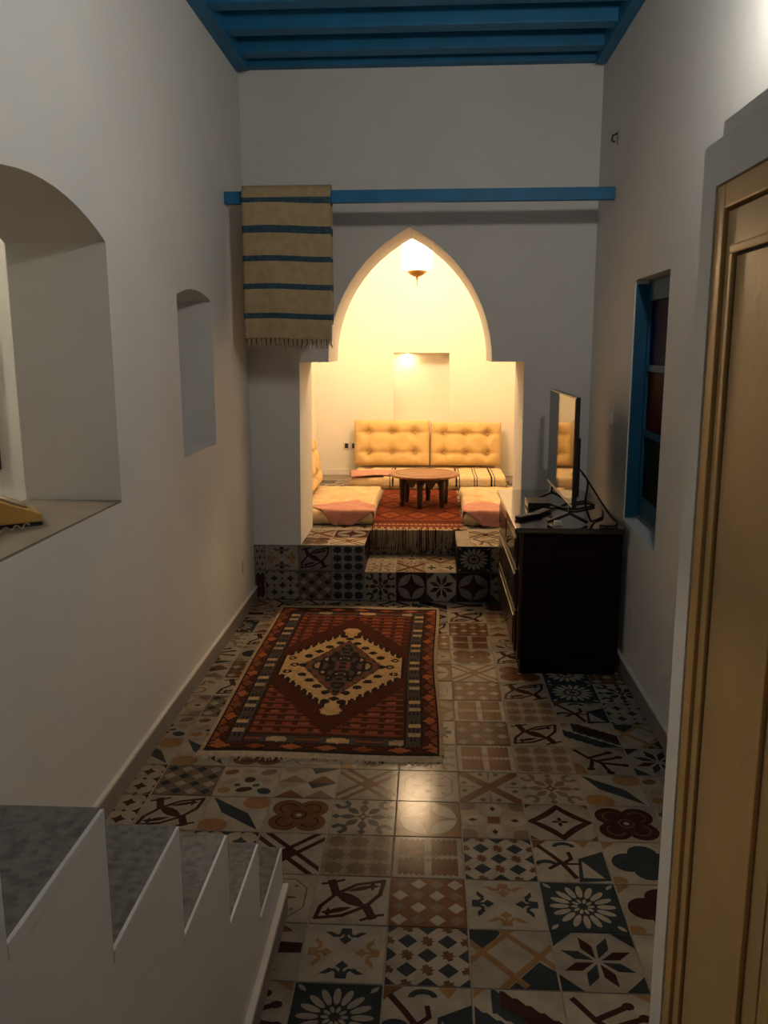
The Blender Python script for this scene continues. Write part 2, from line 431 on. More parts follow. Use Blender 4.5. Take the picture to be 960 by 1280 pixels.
def fleur(t, a, c):
    for pts in ([(0.44,0.06),(0.56,0.06),(0.54,0.12),(0.46,0.12)], [(0.47,0.12),(0.53,0.12),(0.52,0.22),(0.48,0.22)]): t.poly(rotp(pts,a),c)
    t.poly(rotp([(0.5,0.36),(0.42,0.27),(0.5,0.2),(0.58,0.27)],a),c)
    for s in (-1,1):
        pts = [(0.5+s*u,v) for u,v in ((0.045,0.08),(0.05,0.16),(0.085,0.205),(0.13,0.20))]
        t.stroke(rotp(pts,a),0.045,c)
        t.poly(rotp([(0.5+s*u,v) for u,v in ((0.10,0.205),(0.15,0.235),(0.20,0.19),(0.27,0.135),(0.18,0.13),(0.13,0.165))],a),c)
def P_fleur(a='S', b='O'):
    t = Tile('C')
    for k in range(4): fleur(t, k*PI/2, a if k % 2 == 0 else b)
    return t
def P_diag():
    t = Tile('C'); t.poly([(0,1),(0.42,1),(0.18,0.62),(0,0.78)],'S'); t.poly([(1,0),(0.42,0),(0.82,0.45),(1,0.3)],'S')
    for a, b in (((0,0.78),(0.55,0)),((0.15,1),(1,0.12))): pass
    t.stroke([(-0.05,0.82),(0.62,0.05)],0.09,'O'); t.stroke([(0.4,1.0),(1.02,0.35)],0.08,'O'); t.stroke([(-0.02,0.42),(0.52,1.0)],0.08,'O'); t.stroke([(0.35,0.0),(1.0,0.72)],0.08,'O')
    return t
def P_wave():
    t = Tile('C')
    def zig(x0, y0, w, c):
        top = []; bot = []
        n = 7
        for i in range(n+1):
            u = i/n; top += [(x0+u, y0-0.72*u), (x0+u+0.05, y0-0.72*u)]; bot += [(x0+u, y0-0.72*u-w), (x0+u+0.05, y0-0.72*u-w)]
        for i in range(len(top)-1): t.poly([top[i], bot[i], bot[i+1], top[i+1]], c)
    zig(-0.05, 0.75, 0.3, 'S'); zig(0.2, 1.0, 0.36, 'S'); zig(0.3, 0.98, 0.26, 'M')
    t.poly([(0,1),(0.14,1),(0,0.86)],'O')
    return t
def P_star4(c='M', bg='C'):
    t = Tile(bg)
    def cc(R, k=0.36):
        p = []
        for i in range(4):
            a = PI/2*i; b = a+PI/2
            A = (0.5+R*math.cos(a),0.5+R*math.sin(a)); Bp = (0.5+R*math.cos(b),0.5+R*math.sin(b)); M = (0.5+R*k*math.cos(a+PI/4),0.5+R*k*math.sin(a+PI/4))
            for s in range(5):
                u = s/5; p.append(((1-u)**2*A[0]+2*u*(1-u)*M[0]+u*u*Bp[0],(1-u)**2*A[1]+2*u*(1-u)*M[1]+u*u*Bp[1]))
        return p
    big, sm = cc(0.52,0.62), cc(0.36,0.55); n = len(big)
    for i in range(n): t.poly([big[i],big[(i+1)%n],sm[(i+1)%n],sm[i]],c)
    for k in range(4): t.petal(0.5+0.07*math.cos(k*PI/2),0.5+0.07*math.sin(k*PI/2),0.13,0.07,k*PI/2,'M')
    for x in (0,1):
        for y in (0,1): t.dia(x,y,0.24,0.24,'B')
    return t
def P_daisy(bg='S', fg='C'):
    t = Tile(bg)
    for k in range(16):
        a = 2*PI*k/16; t.ell(0.5+0.31*math.cos(a),0.5+0.31*math.sin(a),0.13,0.046,fg,a,10)
    for k in range(10):
        a = 2*PI*k/10; t.ell(0.5+0.11*math.cos(a),0.5+0.11*math.sin(a),0.05,0.025,fg,a,8)
    for k in range(4):
        a = PI/4+k*PI/2; t.petal(0.5+0.6*math.cos(a),0.5+0.6*math.sin(a),0.15,0.06,a,fg)
    return t
def P_star8():
    t = Tile('C')
    for k in range(8):
        a = 2*PI*k/8+PI/8; c = math.cos(a); s = math.sin(a); w = 0.075
        t.poly([(0.5+0.05*c,0.5+0.05*s),(0.5+0.26*c+w*s,0.5+0.26*s-w*c),(0.5+0.46*c,0.5+0.46*s),(0.5+0.26*c-w*s,0.5+0.26*s+w*c)],'S' if k % 2 else 'M')
    for x, y in ((0,0),(1,0),(1,1),(0,1)): t.poly([(x,y),(x+(0.26 if x == 0 else -0.26),y),(x,y+(0.26 if y == 0 else -0.26))],'S')
    return t
def P_coral():
    t = Tile('C')
    for pts in ([(0.1,0.9),(0.3,0.6),(0.5,0.42),(0.6,0.05)],[(0.5,0.42),(0.9,0.35)],[(0.42,0.48),(0.85,0.65)],[(0.3,0.6),(0.7,0.82)],[(0.36,0.54),(0.28,0.2)]): t.stroke(pts,0.075,'M')
    for x, y in ((0.6,0.07),(0.9,0.35),(0.85,0.65),(0.7,0.82),(0.28,0.2)): t.ell(x,y,0.075,0.06,'M',n=8)
    t.poly([(0,0),(0.2,0),(0.14,0.3),(0,0.42)],'O'); t.poly([(1,0.85),(1,1),(0.8,1)],'O')
    return t
def P_ovals():
    t = Tile('C'); t.ell(0.22,0.14,0.24,0.2,'O'); t.ell(0.8,0.84,0.24,0.2,'O')
    t.poly([(0.05,0.98),(0.28,0.52),(0.95,0.04),(0.72,0.5)],'S'); return t
def P_quatre(a='B', b='M', r=0.25):
    t = Tile('C')
    for k in range(4): t.ell(0.5+0.25*math.cos(PI/4+k*PI/2)*1.15,0.5+0.25*math.sin(PI/4+k*PI/2)*1.15,r,r,a,n=16)
    t.rect(0.5,0.5,0.4,0.4,a)
    for k in range(4):
        c = (0.5+0.27*math.cos(PI/4+k*PI/2),0.5+0.27*math.sin(PI/4+k*PI/2))
        t.stroke([(c[0]+0.14*math.cos(x),c[1]+0.14*math.sin(x)) for x in [PI/4+k*PI/2-1.9+i*3.8/8 for i in range(9)]],0.028,b)
    t.ell(0.5,0.5,0.13,0.13,b); t.ell(0.5,0.5,0.1,0.1,a); t.ell(0.5,0.5,0.045,0.045,'C'); return t
def P_blob(a='S'):
    t = Tile('C')
    for x, y, r in ((0.3,0.5,0.24),(0.55,0.72,0.22),(0.55,0.3,0.22),(0.78,0.52,0.24)): t.ell(x,y,r,r*0.95,a,n=16)
    t.poly([(0,0.8),(0.2,1),(0,1)],'O'); t.ell(0.06,0.06,0.14,0.1,'O'); return t
def P_swirl():
    t = Tile('C')
    for cx, cy, s in ((0.38,0.66,1),(0.62,0.3,-1)):
        t.stroke([(cx+s*(0.05+0.028*i)*math.cos(i*0.75),cy+(0.04+0.026*i)*math.sin(i*0.75)) for i in range(10)],0.05,'T')
    t.petal(0.4,0.64,0.2,0.1,0.6,'M'); t.petal(0.8,0.72,0.3,0.12,-0.6,'T'); t.petal(0.2,0.2,0.3,0.12,-0.6,'S'); t.ell(0.92,0.95,0.1,0.08,'O'); return t
def P_boteh(c='M', bg='C'):
    t = Tile(bg)
    e1 = [(0.06,0.1),(0.10,0.34),(0.28,0.6),(0.55,0.82),(0.92,0.92)]; e2 = [(0.06,0.1),(0.4,0.16),(0.7,0.36),(0.88,0.62),(0.92,0.92)]
    t.stroke(e1,0.06,c); t.stroke(e2,0.06,c); t.petal(0.48,0.5,0.56,0.2,-0.62,c)
    t.stroke([(0.28,0.62),(0.2,0.88)],0.12,c); t.stroke([(0.2,0.85),(0.07,0.82)],0.05,c); t.stroke([(0.2,0.85),(0.36,0.92)],0.05,c)
    t.stroke([(0.7,0.38),(0.8,0.14)],0.12,c); t.stroke([(0.8,0.16),(0.94,0.2)],0.05,c); t.stroke([(0.8,0.16),(0.66,0.08)],0.05,c)
    t.petal(0.62,0.74,0.42,0.09,0.35,c); t.petal(0.34,0.27,0.38,0.1,0.35,c); t.star(0.77,0.79,0.1,0.045,4,c); t.star(0.21,0.22,0.1,0.045,4,c); return t
def P_dense(a='T', bg='P', d='C'):
    t = Tile(bg)
    for i in range(3):
        for j in range(3):
            x, y = 0.17+i*0.33, 0.17+j*0.33; t.rect(x,y,0.22,0.22,a); t.rect(x,y,0.22,0.22,a,PI/4)
    for i in range(4):
        for j in range(4): t.dia(i*0.33,j*0.33,0.09,0.09,d)
    return t
def P_xdouble(c='B'):
    t = Tile('C')
    for a in (PI/4,-PI/4):
        for o in (-0.085,0.085): t.poly(rotp([(-0.2,0.5+o-0.04),(1.2,0.5+o-0.04),(1.2,0.5+o+0.04),(-0.2,0.5+o+0.04)],a),c)
    t.dia(0.5,0.5,0.32,0.32,c); return t
def P_tri():
    t = Tile('C'); cs = ['S','B','T','O','P']
    for i in range(2):
        for j in range(2):
            x, y = i*0.5, j*0.5; q = [(x,y),(x+0.5,y),(x+0.5,y+0.5),(x,y+0.5)]; c = (x+0.25,y+0.25)
            t.poly([q[0],q[1],c],'T' if (i+j) % 2 else 'B'); t.poly([q[2],q[3],(x+0.1,y+0.3)],'S' if i else 'P')
    return t
def P_pebble():
    t = Tile('C'); R = random.Random(3)
    for x, y, rx, ry, a, c in ((0.15,0.8,0.13,0.09,0.4,'B'),(0.45,0.85,0.14,0.08,-0.3,'P'),(0.8,0.82,0.15,0.1,0.5,'T'),(0.2,0.5,0.16,0.09,0.8,'P'),(0.52,0.55,0.1,0.1,0,'M'),
        (0.82,0.5,0.13,0.08,-0.6,'P'),(0.15,0.18,0.12,0.1,0.2,'O'),(0.48,0.22,0.15,0.08,0.3,'M'),(0.83,0.18,0.13,0.1,-0.4,'S'),(0.66,0.36,0.07,0.05,0.4,'S'),(0.34,0.36,0.06,0.05,0,'S')): t.ell(x,y,rx,ry,c,a,8)
    return t
def P_xfleur():
    t = Tile('C')
    for a in (PI/4,-PI/4): t.poly(rotp([(-0.2,0.42),(1.2,0.42),(1.2,0.58),(-0.2,0.58)],a),'B')
    for k in range(4):
        a = k*PI/2; c = (0.5+0.42*math.cos(a),0.5+0.42*math.sin(a))
        t.stroke([(0.5+0.26*math.cos(a),0.5+0.26*math.sin(a)),(0.5+0.5*math.cos(a),0.5+0.5*math.sin(a))],0.03,'T')
        t.ell(c[0]+0.13*math.sin(a),c[1]+0.13*math.cos(a),0.05,0.05,'B',n=8); t.ell(c[0]-0.13*math.sin(a),c[1]-0.13*math.cos(a),0.05,0.05,'B',n=8)
    return t
def P_cross():
    t = Tile('P')
    for k in range(4):
        a = k*PI/2; t.ell(0.5+0.31*math.cos(a),0.5+0.31*math.sin(a),0.2,0.15,'C',a)
    for k in range(4):
        a = k*PI/2; t.dia(0.5+0.33*math.cos(a),0.5+0.33*math.sin(a),0.15,0.1,'M',a); t.ell(0.5+0.6*math.cos(a+PI/4),0.5+0.6*math.sin(a+PI/4),0.16,0.16,'T')
    t.rect(0.5,0.5,0.19,0.19,'B'); return t
def P_dots(a='S'):
    t = Tile('C')
    for i in range(5):
        for j in range(5):
            if (i+j) % 2 == 0: t.star(i*0.25,j*0.25,0.125,0.07,4,a)
    for i in range(5):
        for j in range(5):
            if (i+j) % 2: t.dia(i*0.25,j*0.25,0.09,0.09,'M')
    return t
def P_rosette(a='T', b='B'):
    t = Tile('C')
    for k in range(8): t.petal(0.5+0.24*math.cos(k*PI/4),0.5+0.24*math.sin(k*PI/4),0.27,0.14,k*PI/4,a)
    for k in range(4):
        A = PI/4+k*PI/2; c = (0.5+0.5*math.cos(A),0.5+0.5*math.sin(A))
        t.stroke([(c[0]+0.1*math.cos(x),c[1]+0.1*math.sin(x)) for x in [A+1+i*0.8 for i in range(6)]],0.075,a)
        t.petal(0.5+0.43*math.cos(k*PI/2),0.5+0.43*math.sin(k*PI/2),0.14,0.12,k*PI/2,a)
    t.star(0.5,0.5,0.13,0.06,4,b); t.ell(0.5,0.5,0.03,0.03,'C'); return t
def P_vee():
    t = Tile('C'); t.stroke([(0.1,0.85),(0.5,0.62),(1.0,0.6)],0.1,'M'); t.stroke([(0.1,0.3),(0.5,0.5),(1.0,0.52)],0.1,'M'); t.petal(0.6,0.12,0.3,0.14,0.4,'M'); t.petal(0.7,0.9,0.3,0.12,-0.3,'B'); return t

PATS = {k: v.mesh('tile_' + k) for k, v in {
    'petals': P_petals(), 'octframe': P_octframe(), 'foursq': P_foursq(), 'lattice': P_lattice('B','C','T'), 'lattice_grey': P_lattice('T','C','S'), 'stardia': P_stardia(), 'birds': P_birds(),
    'fleur': P_fleur(), 'fleur_ochre': P_fleur('O','S'), 'diag': P_diag(), 'wave': P_wave(), 'star4': P_star4(), 'daisy': P_daisy(), 'star8': P_star8(), 'coral': P_coral(), 'ovals': P_ovals(),
    'quatre': P_quatre(), 'quatre_dark': P_quatre('M','B'), 'blob': P_blob(), 'blob_maroon': P_blob('M'), 'swirl': P_swirl(), 'boteh': P_boteh(), 'dense': P_dense(), 'dense_grey': P_dense('S','G','P'),
    'xdouble': P_xdouble(), 'xdouble_dark': P_xdouble('M'), 'tri': P_tri(), 'pebble': P_pebble(), 'xfleur': P_xfleur(), 'cross': P_cross(), 'dots': P_dots(), 'dots_maroon': P_dots('M'),
    'rosette': P_rosette(), 'rosette_dark': P_rosette('S','M'), 'vee': P_vee(), 'petals_dark': P_petals('M','G'), 'boteh_grey': P_boteh('M','G'), 'star4_brown': P_star4('B','P')}.items()}
KNOWN = {(0,-1):'octframe',(0,0):'petals',(0,1):'foursq',(0,2):'lattice',(0,3):'stardia',(0,4):'birds',
 (1,-1):'xfleur',(1,0):'cross',(1,1):'stardia',(1,2):'fleur_ochre',(1,3):'diag',(1,4):'wave',(1,-2):'foursq',(1,-3):'lattice',(1,-4):'foursq',(1,-5):'lattice',(1,-6):'xdouble',(1,-7):'quatre',(1,-8):'foursq',(1,-9):'lattice',(1,-10):'boteh',
 (0,-2):'rosette',(0,-3):'fleur_ochre',(0,-4):'star4_brown',(0,-5):'octframe',(0,-6):'petals',(0,-7):'cross',(0,-8):'lattice',
 (2,-1):'rosette',(2,-2):'dense',(2,-3):'boteh',(2,-4):'dense',(2,-5):'boteh',(2,-6):'quatre',(2,-7):'boteh',(2,-8):'swirl',(2,-9):'tri',(2,0):'star4',(2,1):'birds',(2,2):'daisy',(2,3):'star8',(2,4):'coral',
 (3,-6):'daisy',(3,-5):'daisy',(3,-4):'birds',(3,-3):'wave',(3,-2):'coral',(3,-1):'ovals',(3,0):'quatre_dark',(3,1):'blob',(3,2):'blob_maroon',(3,3):'swirl',
 (4,-5):'rosette_dark',(4,-4):'dots',(4,-3):'diag',(4,-2):'star8',(4,-1):'pebble',(4,0):'pebble',(4,1):'quatre_dark',
 (-1,-1):'xdouble',(-1,0):'rosette_dark',(-1,1):'dense',(-1,2):'boteh',(-1,3):'fleur',(-1,4):'daisy',
 (-2,-1):'tri',(-2,0):'quatre',(-2,1):'xdouble_dark',(-2,2):'octframe',(-2,3):'vee',(-2,4):'coral',
 (-3,-1):'pebble',(-3,0):'ovals',(-3,1):'dots',(-4,-1):'lattice_grey',(-4,0):'boteh',(-4,-2):'ovals',(-4,-3):'pebble',(-5,-1):'dots_maroon',(-5,0):'dots_maroon',(-5,-2):'ovals',(-4,-4):'lattice_grey',(-5,-3):'pebble',(-4,-5):'boteh'}
QUARTER = {'boteh':0,'boteh_grey':0,'wave':0,'birds':0,'diag':0,'ovals':0}
names = list(PATS)
cutcache = {}
def cut_mesh(key, x0, x1, y0, y1):
    """tile trimmed to local bounds"""
    ck = (key, round(x0,3), round(x1,3), round(y0,3), round(y1,3))
    if ck in cutcache: return cutcache[ck]
    bm = bmesh.new(); bm.from_mesh(PATS[key])
    for co, no in (((x0,0,0),(-1,0,0)),((x1,0,0),(1,0,0)),((0,y0,0),(0,-1,0)),((0,y1,0),(0,1,0))):
        bmesh.ops.bisect_plane(bm, geom=bm.verts[:]+bm.edges[:]+bm.faces[:], plane_co=co, plane_no=no, clear_outer=True)
    me = bpy.data.meshes.new('tile_cut'); bm.to_mesh(me); bm.free()
    for k in TKEYS: me.materials.append(TC[k])
    cutcache[ck] = me; return me
def place_tile(parent, key, cx, cy, z, bx0, bx1, by0, by1, rz=0):
    h = T/2; x0, x1, y0, y1 = max(bx0-cx,-h), min(bx1-cx,h), max(by0-cy,-h), min(by1-cy,h)
    if x1-x0 < 0.02 or y1-y0 < 0.02: return
    full = min(-x0, x1, -y0, y1) > h-1e-4
    me = PATS[key] if full else cut_mesh(key, x0, x1, y0, y1)
    o = link('floor_tile', me, parent, (cx, cy, z))
    return o
grid_used = {}
for j in range(8, -12, -1):
    for i in range(-5, 5):
        cx, cy = TX+(i+0.5)*T, TY-(j+0.5)*T
        if cx+T/2 < STX and cy+T/2 < 2.2: continue
        if cx-T/2 > 0.53 and cy+T/2 < 1.78: continue
        k = KNOWN.get((i, j))
        if k is None:
            k = rng.choice([n for n in names if n not in (grid_used.get((i-1,j)), grid_used.get((i,j+1)), grid_used.get((i-1,j+1))) and 'grey' not in n and n != 'petals_dark'])
        grid_used[(i, j)] = k
        place_tile(floor, k, cx, cy, 0.0, XL+0.015, XR-0.015, -9, YF-0.001)
# alcove threshold tiles
ZT = ZP
for b in range(12):
    for a in range(11):
        cx, cy = NX0 - 0.46 + (a-1.5)*T, YF + 0.012 + (b+0.5)*T
        k = names[(a*7+b*11+3) % len(names)]
        x0, x1 = (-0.833, 0.578) if cy < YB else (AX0+0.012, AX1-0.012)
        y1 = AY-0.013
        if cy-T/2 < NY and cx+T/2 > NX0 and cx-T/2 < NX1:
            # around the notch
            if cx < NX0: place_tile(floor_alcove, k, cx, cy, ZT, x0, NX0, YF+0.012, y1)
            elif cx > NX1: place_tile(floor_alcove, k, cx, cy, ZT, NX1, x1, YF+0.012, y1)
            else:
                place_tile(floor_alcove, k, cx, cy, ZT, x0, x1, NY+0.012, y1) if cy+T/2 > NY+0.05 else None
            continue
        if cy+T/2 < YB+0.1 and (cx+T/2 < x0 or cx-T/2 > x1): continue
        place_tile(floor_alcove, k, cx, cy, ZT, x0, x1, YF+0.012 if cy < YB else YB+0.0, y1)
# middle step tread tiles
for a in range(3):
    for b in range(2):
        wx = (NX1-NX0)/3
        o = link('floor_tile', PATS[['rosette','octframe','xfleur','cross','fleur_ochre','star4_brown'][a*2+b]], floor_alcove, (NX0+(a+0.5)*wx, YF+0.012+(b+0.5)*T, ZM))
        o.scale = (wx/T, 1, 1)
# riser tiles (vertical)
def riser(key, x0, x1, z0, z1, y):
    o = link('riser_tile', PATS[key], floor_alcove, ((x0+x1)/2, y, (z0+z1)/2))
    o.rotation_euler = (PI/2, 0, 0); o.scale = ((x1-x0)/T, (z1-z0)/T, 1)
bl = [XL+0.001, -1.075, -0.852, -0.636, NX0]
for k, a, b in zip(['dots','fleur','boteh_grey','dense_grey'], bl, bl[1:]): riser(k, a, b, ZM+0.004, ZP, YF)
for k, a, b in zip(['quatre_dark','dots','lattice_grey','dense_grey'], bl, bl[1:]): riser(k, a, b, 0.002, ZM, YF)
bc = [NX0, -0.215, -0.015, NX1]
for k, a, b in zip(['rosette_dark','petals_dark','star8'], bc, bc[1:]): riser(k, a, b, 0.002, ZM, YF)
br = [NX1, 0.40, 0.62, 0.84, XR-0.001]
for k, a, b in zip(['daisy','dots','dense_grey','fleur'], br, br[1:]): riser(k, a, b, ZM+0.004, ZP, YF)
for k, a, b in zip(['petals_dark','star8','boteh_grey','dots'], br, br[1:]): riser(k, a, b, 0.002, ZM, YF)
for k, a, b in zip(['dots','lattice_grey','rosette_dark'], bc, bc[1:]): riser(k, a, b, ZM+0.001, ZP, NY+0.001)
for xs, sgn in ((NX0, 1), (NX1, -1)):        # notch cheeks
    for q in range(2):
        o = link('riser_tile', PATS[['dense_grey','fleur'][q]], floor_alcove, (xs, YF+0.012+(q+0.5)*T, (ZM+ZP)/2+0.002))
        o.rotation_euler = (PI/2, 0, sgn*PI/2); o.scale = (1, (ZP-ZM-0.004)/T, 1)

# ------------------------------------------------------------------ staircase
st = thing('staircase', (STX, 2.2, 0), 'white plastered staircase with grey stone treads along the left wall', 'staircase')
ys = [2.215, 1.905, 1.607, 1.295, 0.992, 0.735, 0.43, 0.13, -0.17]; RZ = 0.2085
prof = [(ys[0], 0)]
for k in range(len(ys)):
    prof += [(ys[k], RZ*(k+1)-0.02), (ys[k+1] if k+1 < len(ys) else YN+0.02, RZ*(k+1)-0.02)]
prof.append((YN+0.02, 0))
MB().plate(prof, [], lambda a, b, c: (STX-0.001-c, a, b), STX-XL-0.013).build('stringer', PLASTER, st)
for k in range(len(ys)):
    y1 = ys[k+1] if k+1 < len(ys) else YN+0.02
    MB().box(XL+0.012, STX-0.006, y1, ys[k]+0.004, RZ*(k+1)-0.02, RZ*(k+1)).build('tread', TREAD, st, bevel=0.003)
    MB().box(STX-0.006, STX, y1, ys[k], RZ*(k+1)-0.02, RZ*(k+1)).build('tread_edging', PLASTER, st, bevel=0.002)
pl = MB().box(STX, STX+0.012, YN+0.02, 2.215, 0, 0.078).build('plinth', PLINTH, st)
MB().box(STX-0.001, STX+0.016, YN+0.02, 2.218, 0.078, 0.094).build('pale_plinth_lit_edge', PALE_LITEDGE, st, bevel=0.003)  # light on the stair plinth's top edge, painted as a pale strip
for k in range(3, 6):
    y1 = ys[k+1]
    MB().box(XL+0.003, XL+0.0115, y1, ys[k]+0.05, RZ*(k+1)-0.05, RZ*(k+1)+0.075).build('skirting', PLASTER, st, bevel=0.003)

# ------------------------------------------------------------------ built-in cupboard (right foreground)
CX, CY1 = 0.53, 1.785
cu = thing('built_in_cupboard', (CX, 1.0, 0), 'plastered built-in cupboard with tall cream panelled door at right edge', 'cupboard')
DY1, DZ1 = 1.705, 1.925           # door opening
YN2 = -0.35
MB().plate([(YN2, 0), (CY1, 0), (CY1, 2.008), (YN2, 2.008)], [[(0.06, 0.0012), (DY1, 0.0012), (DY1, DZ1), (0.06, DZ1)]], lambda a, b, c: (CX+c, a, b), 0.12).build('surround', PLASTER, cu, bevel=0)
MB().box(CX+0.12, XR-0.002, YN2, YN2+0.08, 0, 2.008).box(CX+0.12, XR-0.002, CY1-0.08, CY1, 0, 2.008).box(CX+0.12, XR-0.002, YN2+0.08, CY1-0.08, 1.93, 2.008).build('carcass', PLASTER, cu)
MB().box(CX, XR-0.002, YN2, 1.685, 2.008, 2.034).build('top_slab', PLASTER, cu, bevel=0.004)
fr = MB(); fr.box(CX+0.003, CX+0.075, DY1-0.047, DY1-0.002, 0.002, DZ1-0.002); fr.box(CX+0.003, CX+0.075, 0.062, 0.122, 0.002, DZ1-0.002); fr.box(CX+0.003, CX+0.075, 0.122, DY1-0.047, DZ1-0.047, DZ1-0.002)
fr.build('door_frame', CREAMPAINT2, cu, bevel=0.004)
def cup_door(y0, y1):
    d = MB()
    d.box(CX+0.010, CX+0.045, y0, y1, 0.012, DZ1-0.052)
    dm = d.build('door', CREAMPAINT, cu, bevel=0.003)
    pz0, pz1 = 0.10, DZ1-0.115
    for a, b in ((0.10, pz1),):
        ml = MB(); y00, y11 = y0+0.055, y1-0.045; w = 0.016; x0, x1 = CX+0.001, CX+0.010
        ml.box(x0, x1, y00, y11, a, a+w).box(x0, x1, y00, y11, b-w, b).box(x0, x1, y00, y00+w, a+w, b-w).box(x0, x1, y11-w, y11, a+w, b-w)
        ml.build('moulding', CREAMPAINT2, dm, bevel=0.004)
        MB().box(CX+0.0080, CX+0.010, y00+w+0.006, y11-w-0.006, a+w+0.006, b-w-0.006).build('panel', CREAMPAINT, dm)
        g = MB(); g.box(CX+0.0090, CX+0.0099, y00+w, y11-w, a+w, b-w).build('shadow_line', SHADELINE_METAL, dm)  # dark sheet that paints the shadow inside the moulding
    return dm
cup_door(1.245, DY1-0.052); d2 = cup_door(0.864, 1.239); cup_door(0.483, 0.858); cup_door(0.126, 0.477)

# ------------------------------------------------------------------ blue tie beam and hanging blanket
tb = MB().box(XL+0.001, XR-0.001, 4.868, 4.908, 2.414, 2.48).build('tie_beam', BLUE, None, bevel=0.004)
tag(tb, 'blue painted wooden pole spanning the hall in front of the arch wall', 'beam')
hb = thing('hanging_blanket', (-0.8, 4.888, 1.64), 'sand coloured blanket with blue stripes folded over the blue pole', 'blanket')
bx0, bx1 = -1.045, -0.548
def blk_x(u, z):
    k = (2.5-z)/0.85
    return bx0 + (bx1-bx0)*u + (0.5-u)*0.022*k - 0.012*k*(1-u) + 0.004*math.sin(9*u+3*z)
path = []          # (y, z) from front bottom over pole to back bottom
zz = 1.682
while zz < 2.45: path.append((4.845, zz)); zz += 0.01
for i in range(9):
    a = PI - PI*i/8; path.append((4.888+0.040*math.cos(a), 2.466+0.040*math.sin(a)))
zz = 2.45
while zz > 1.75: path.append((4.935, zz)); zz -= 0.02
STR = (2.426, 2.272, 2.119, 1.967, 1.809)
def blk_pt(i, j):
    yv, z = path[j]; u = i/30
    wob = 0.007*math.sin(u*8+1.2)*(2.5-z)/0.8 + 0.004*math.sin(u*17+z*6)*(2.5-z)
    dz = 0.006*math.sin(u*4+0.6) if z < 2.44 else 0
    return (blk_x(u, z), yv + (wob if j < 78 else -wob), z + dz)
def blk_m(i, j):
    z = (path[j][1]+path[j+1][1])/2
    return 1 if any(abs(z-s) < 0.0175 for s in STR) and j < len(path)-1 else 0
b1 = MB().grid(blk_pt, 30, len(path)-1, blk_m).build('cloth', [TOWEL, TOWELB], hb, smooth=True)
md = b1.modifiers.new('thick', 'SOLIDIFY'); md.thickness = 0.012; md.offset = 0
fr = MB()
for i in range(74):
    u = (i+0.5)/74; x = blk_x(u, 1.68); y = 4.845+0.007*math.sin(u*8+1.2); z = 1.684+0.006*math.sin(u*4+0.6)
    fr.tube([(x, y, z), (x+rng.uniform(-.004,.004), y, z-0.02), (x+rng.uniform(-.009,.009), y-0.002, z-rng.uniform(0.035,0.055))], [0.003,0.0028,0.0016], 4, 1 if i % 4 == 1 else 0)
stuff(fr.build('fringe', [TOWEL, BLKSTR], hb))

# ------------------------------------------------------------------ lantern in the alcove
LX, LY = -0.115, 7.1
la = thing('lantern', (LX, LY, 2.13), 'lit frosted glass lantern with brass base hanging in the alcove', 'lantern')
MB().lathe([(0.09,2.25),(0.112,2.258),(0.120,2.275),(0.122,2.33),(0.122,2.45),(0.120,2.52),(0.106,2.542),(0.08,2.55)], (LX,LY,0), 28).build('glass_shade', LAMPGLASS, la, smooth=True)
MB().lathe([(0.004,2.195),(0.025,2.198),(0.05,2.210),(0.072,2.228),(0.082,2.240),(0.082,2.248),(0.02,2.249)], (LX,LY,0), 24).build('base_dish', BRASS, la, smooth=True)
MB().lathe([(0.003,2.128),(0.006,2.135),(0.004,2.145),(0.004,2.17),(0.009,2.18),(0.012,2.19),(0.006,2.196)], (LX,LY,0), 12).build('finial', BRASS, la, smooth=True)
MB().lathe([(0.09,2.552),(0.095,2.56),(0.06,2.60),(0.03,2.63),(0.012,2.66)], (LX,LY,0), 24).build('cap', BRASS, la, smooth=True)
MB().tube([(LX,LY,2.655),(LX,LY,2.97)], 0.006, 8).lathe([(0.05,2.97),(0.05,2.985),(0.02,3.0)], (LX,LY,0), 16).build('hanging_rod', BRASS, la)

# recessed spot in the niche soffit
SPOT = mat('lit_spot', (0.9, 0.9, 0.8), 0.4, 0.3, 0.0, 1, emit=(1.0, 0.74, 0.36), emit_s=170.0)
ns = thing('niche_spotlight', (-0.24, AY+0.14, 1.565), 'small glowing spotlight in the top of the alcove wall niche', 'spotlight')
MB().lathe([(0.034,1.574),(0.034,1.585),(0.02,1.586)], (-0.24,AY+0.14,0), 18).build('rim', BRASS, ns)
MB().lathe([(0.026,1.5725),(0.027,1.574)], (-0.24,AY+0.14,0), 18).build('lens', SPOT, ns)

# ------------------------------------------------------------------ wall lamp above the cupboard
SXc, SYc, SZc = 0.73, 2.32, 2.72
sc_ = thing('wall_lamp', (XR, SYc, SZc-0.1), 'brass wall lamp with glowing bulb high above the cupboard', 'lamp')
MB().box(XR-0.016, XR-0.001, SYc-0.04, SYc+0.04, SZc-0.13, SZc-0.01).build('back_plate', BRASS, sc_, bevel=0.004)
MB().tube([(XR-0.012,SYc,SZc-0.08),(XR-0.06,SYc,SZc-0.105),(SXc,SYc,SZc-0.10)], 0.008, 8).build('arm', BRASS, sc_, smooth=True)
MB().lathe([(0.012,-0.105),(0.03,-0.1),(0.06,-0.088),(0.078,-0.070),(0.068,-0.071),(0.02,-0.085)], (SXc,SYc,SZc), 20).build('added_blocker_dish', BRASS, sc_, smooth=True)  # unseen saucer added to keep steep lamplight off the floor
MB().lathe([(0.016,-0.07),(0.034,-0.045),(0.05,-0.01),(0.05,0.015),(0.035,0.045),(0.012,0.055)], (SXc,SYc,SZc), 20).build('bulb', BULB, sc_, smooth=True)
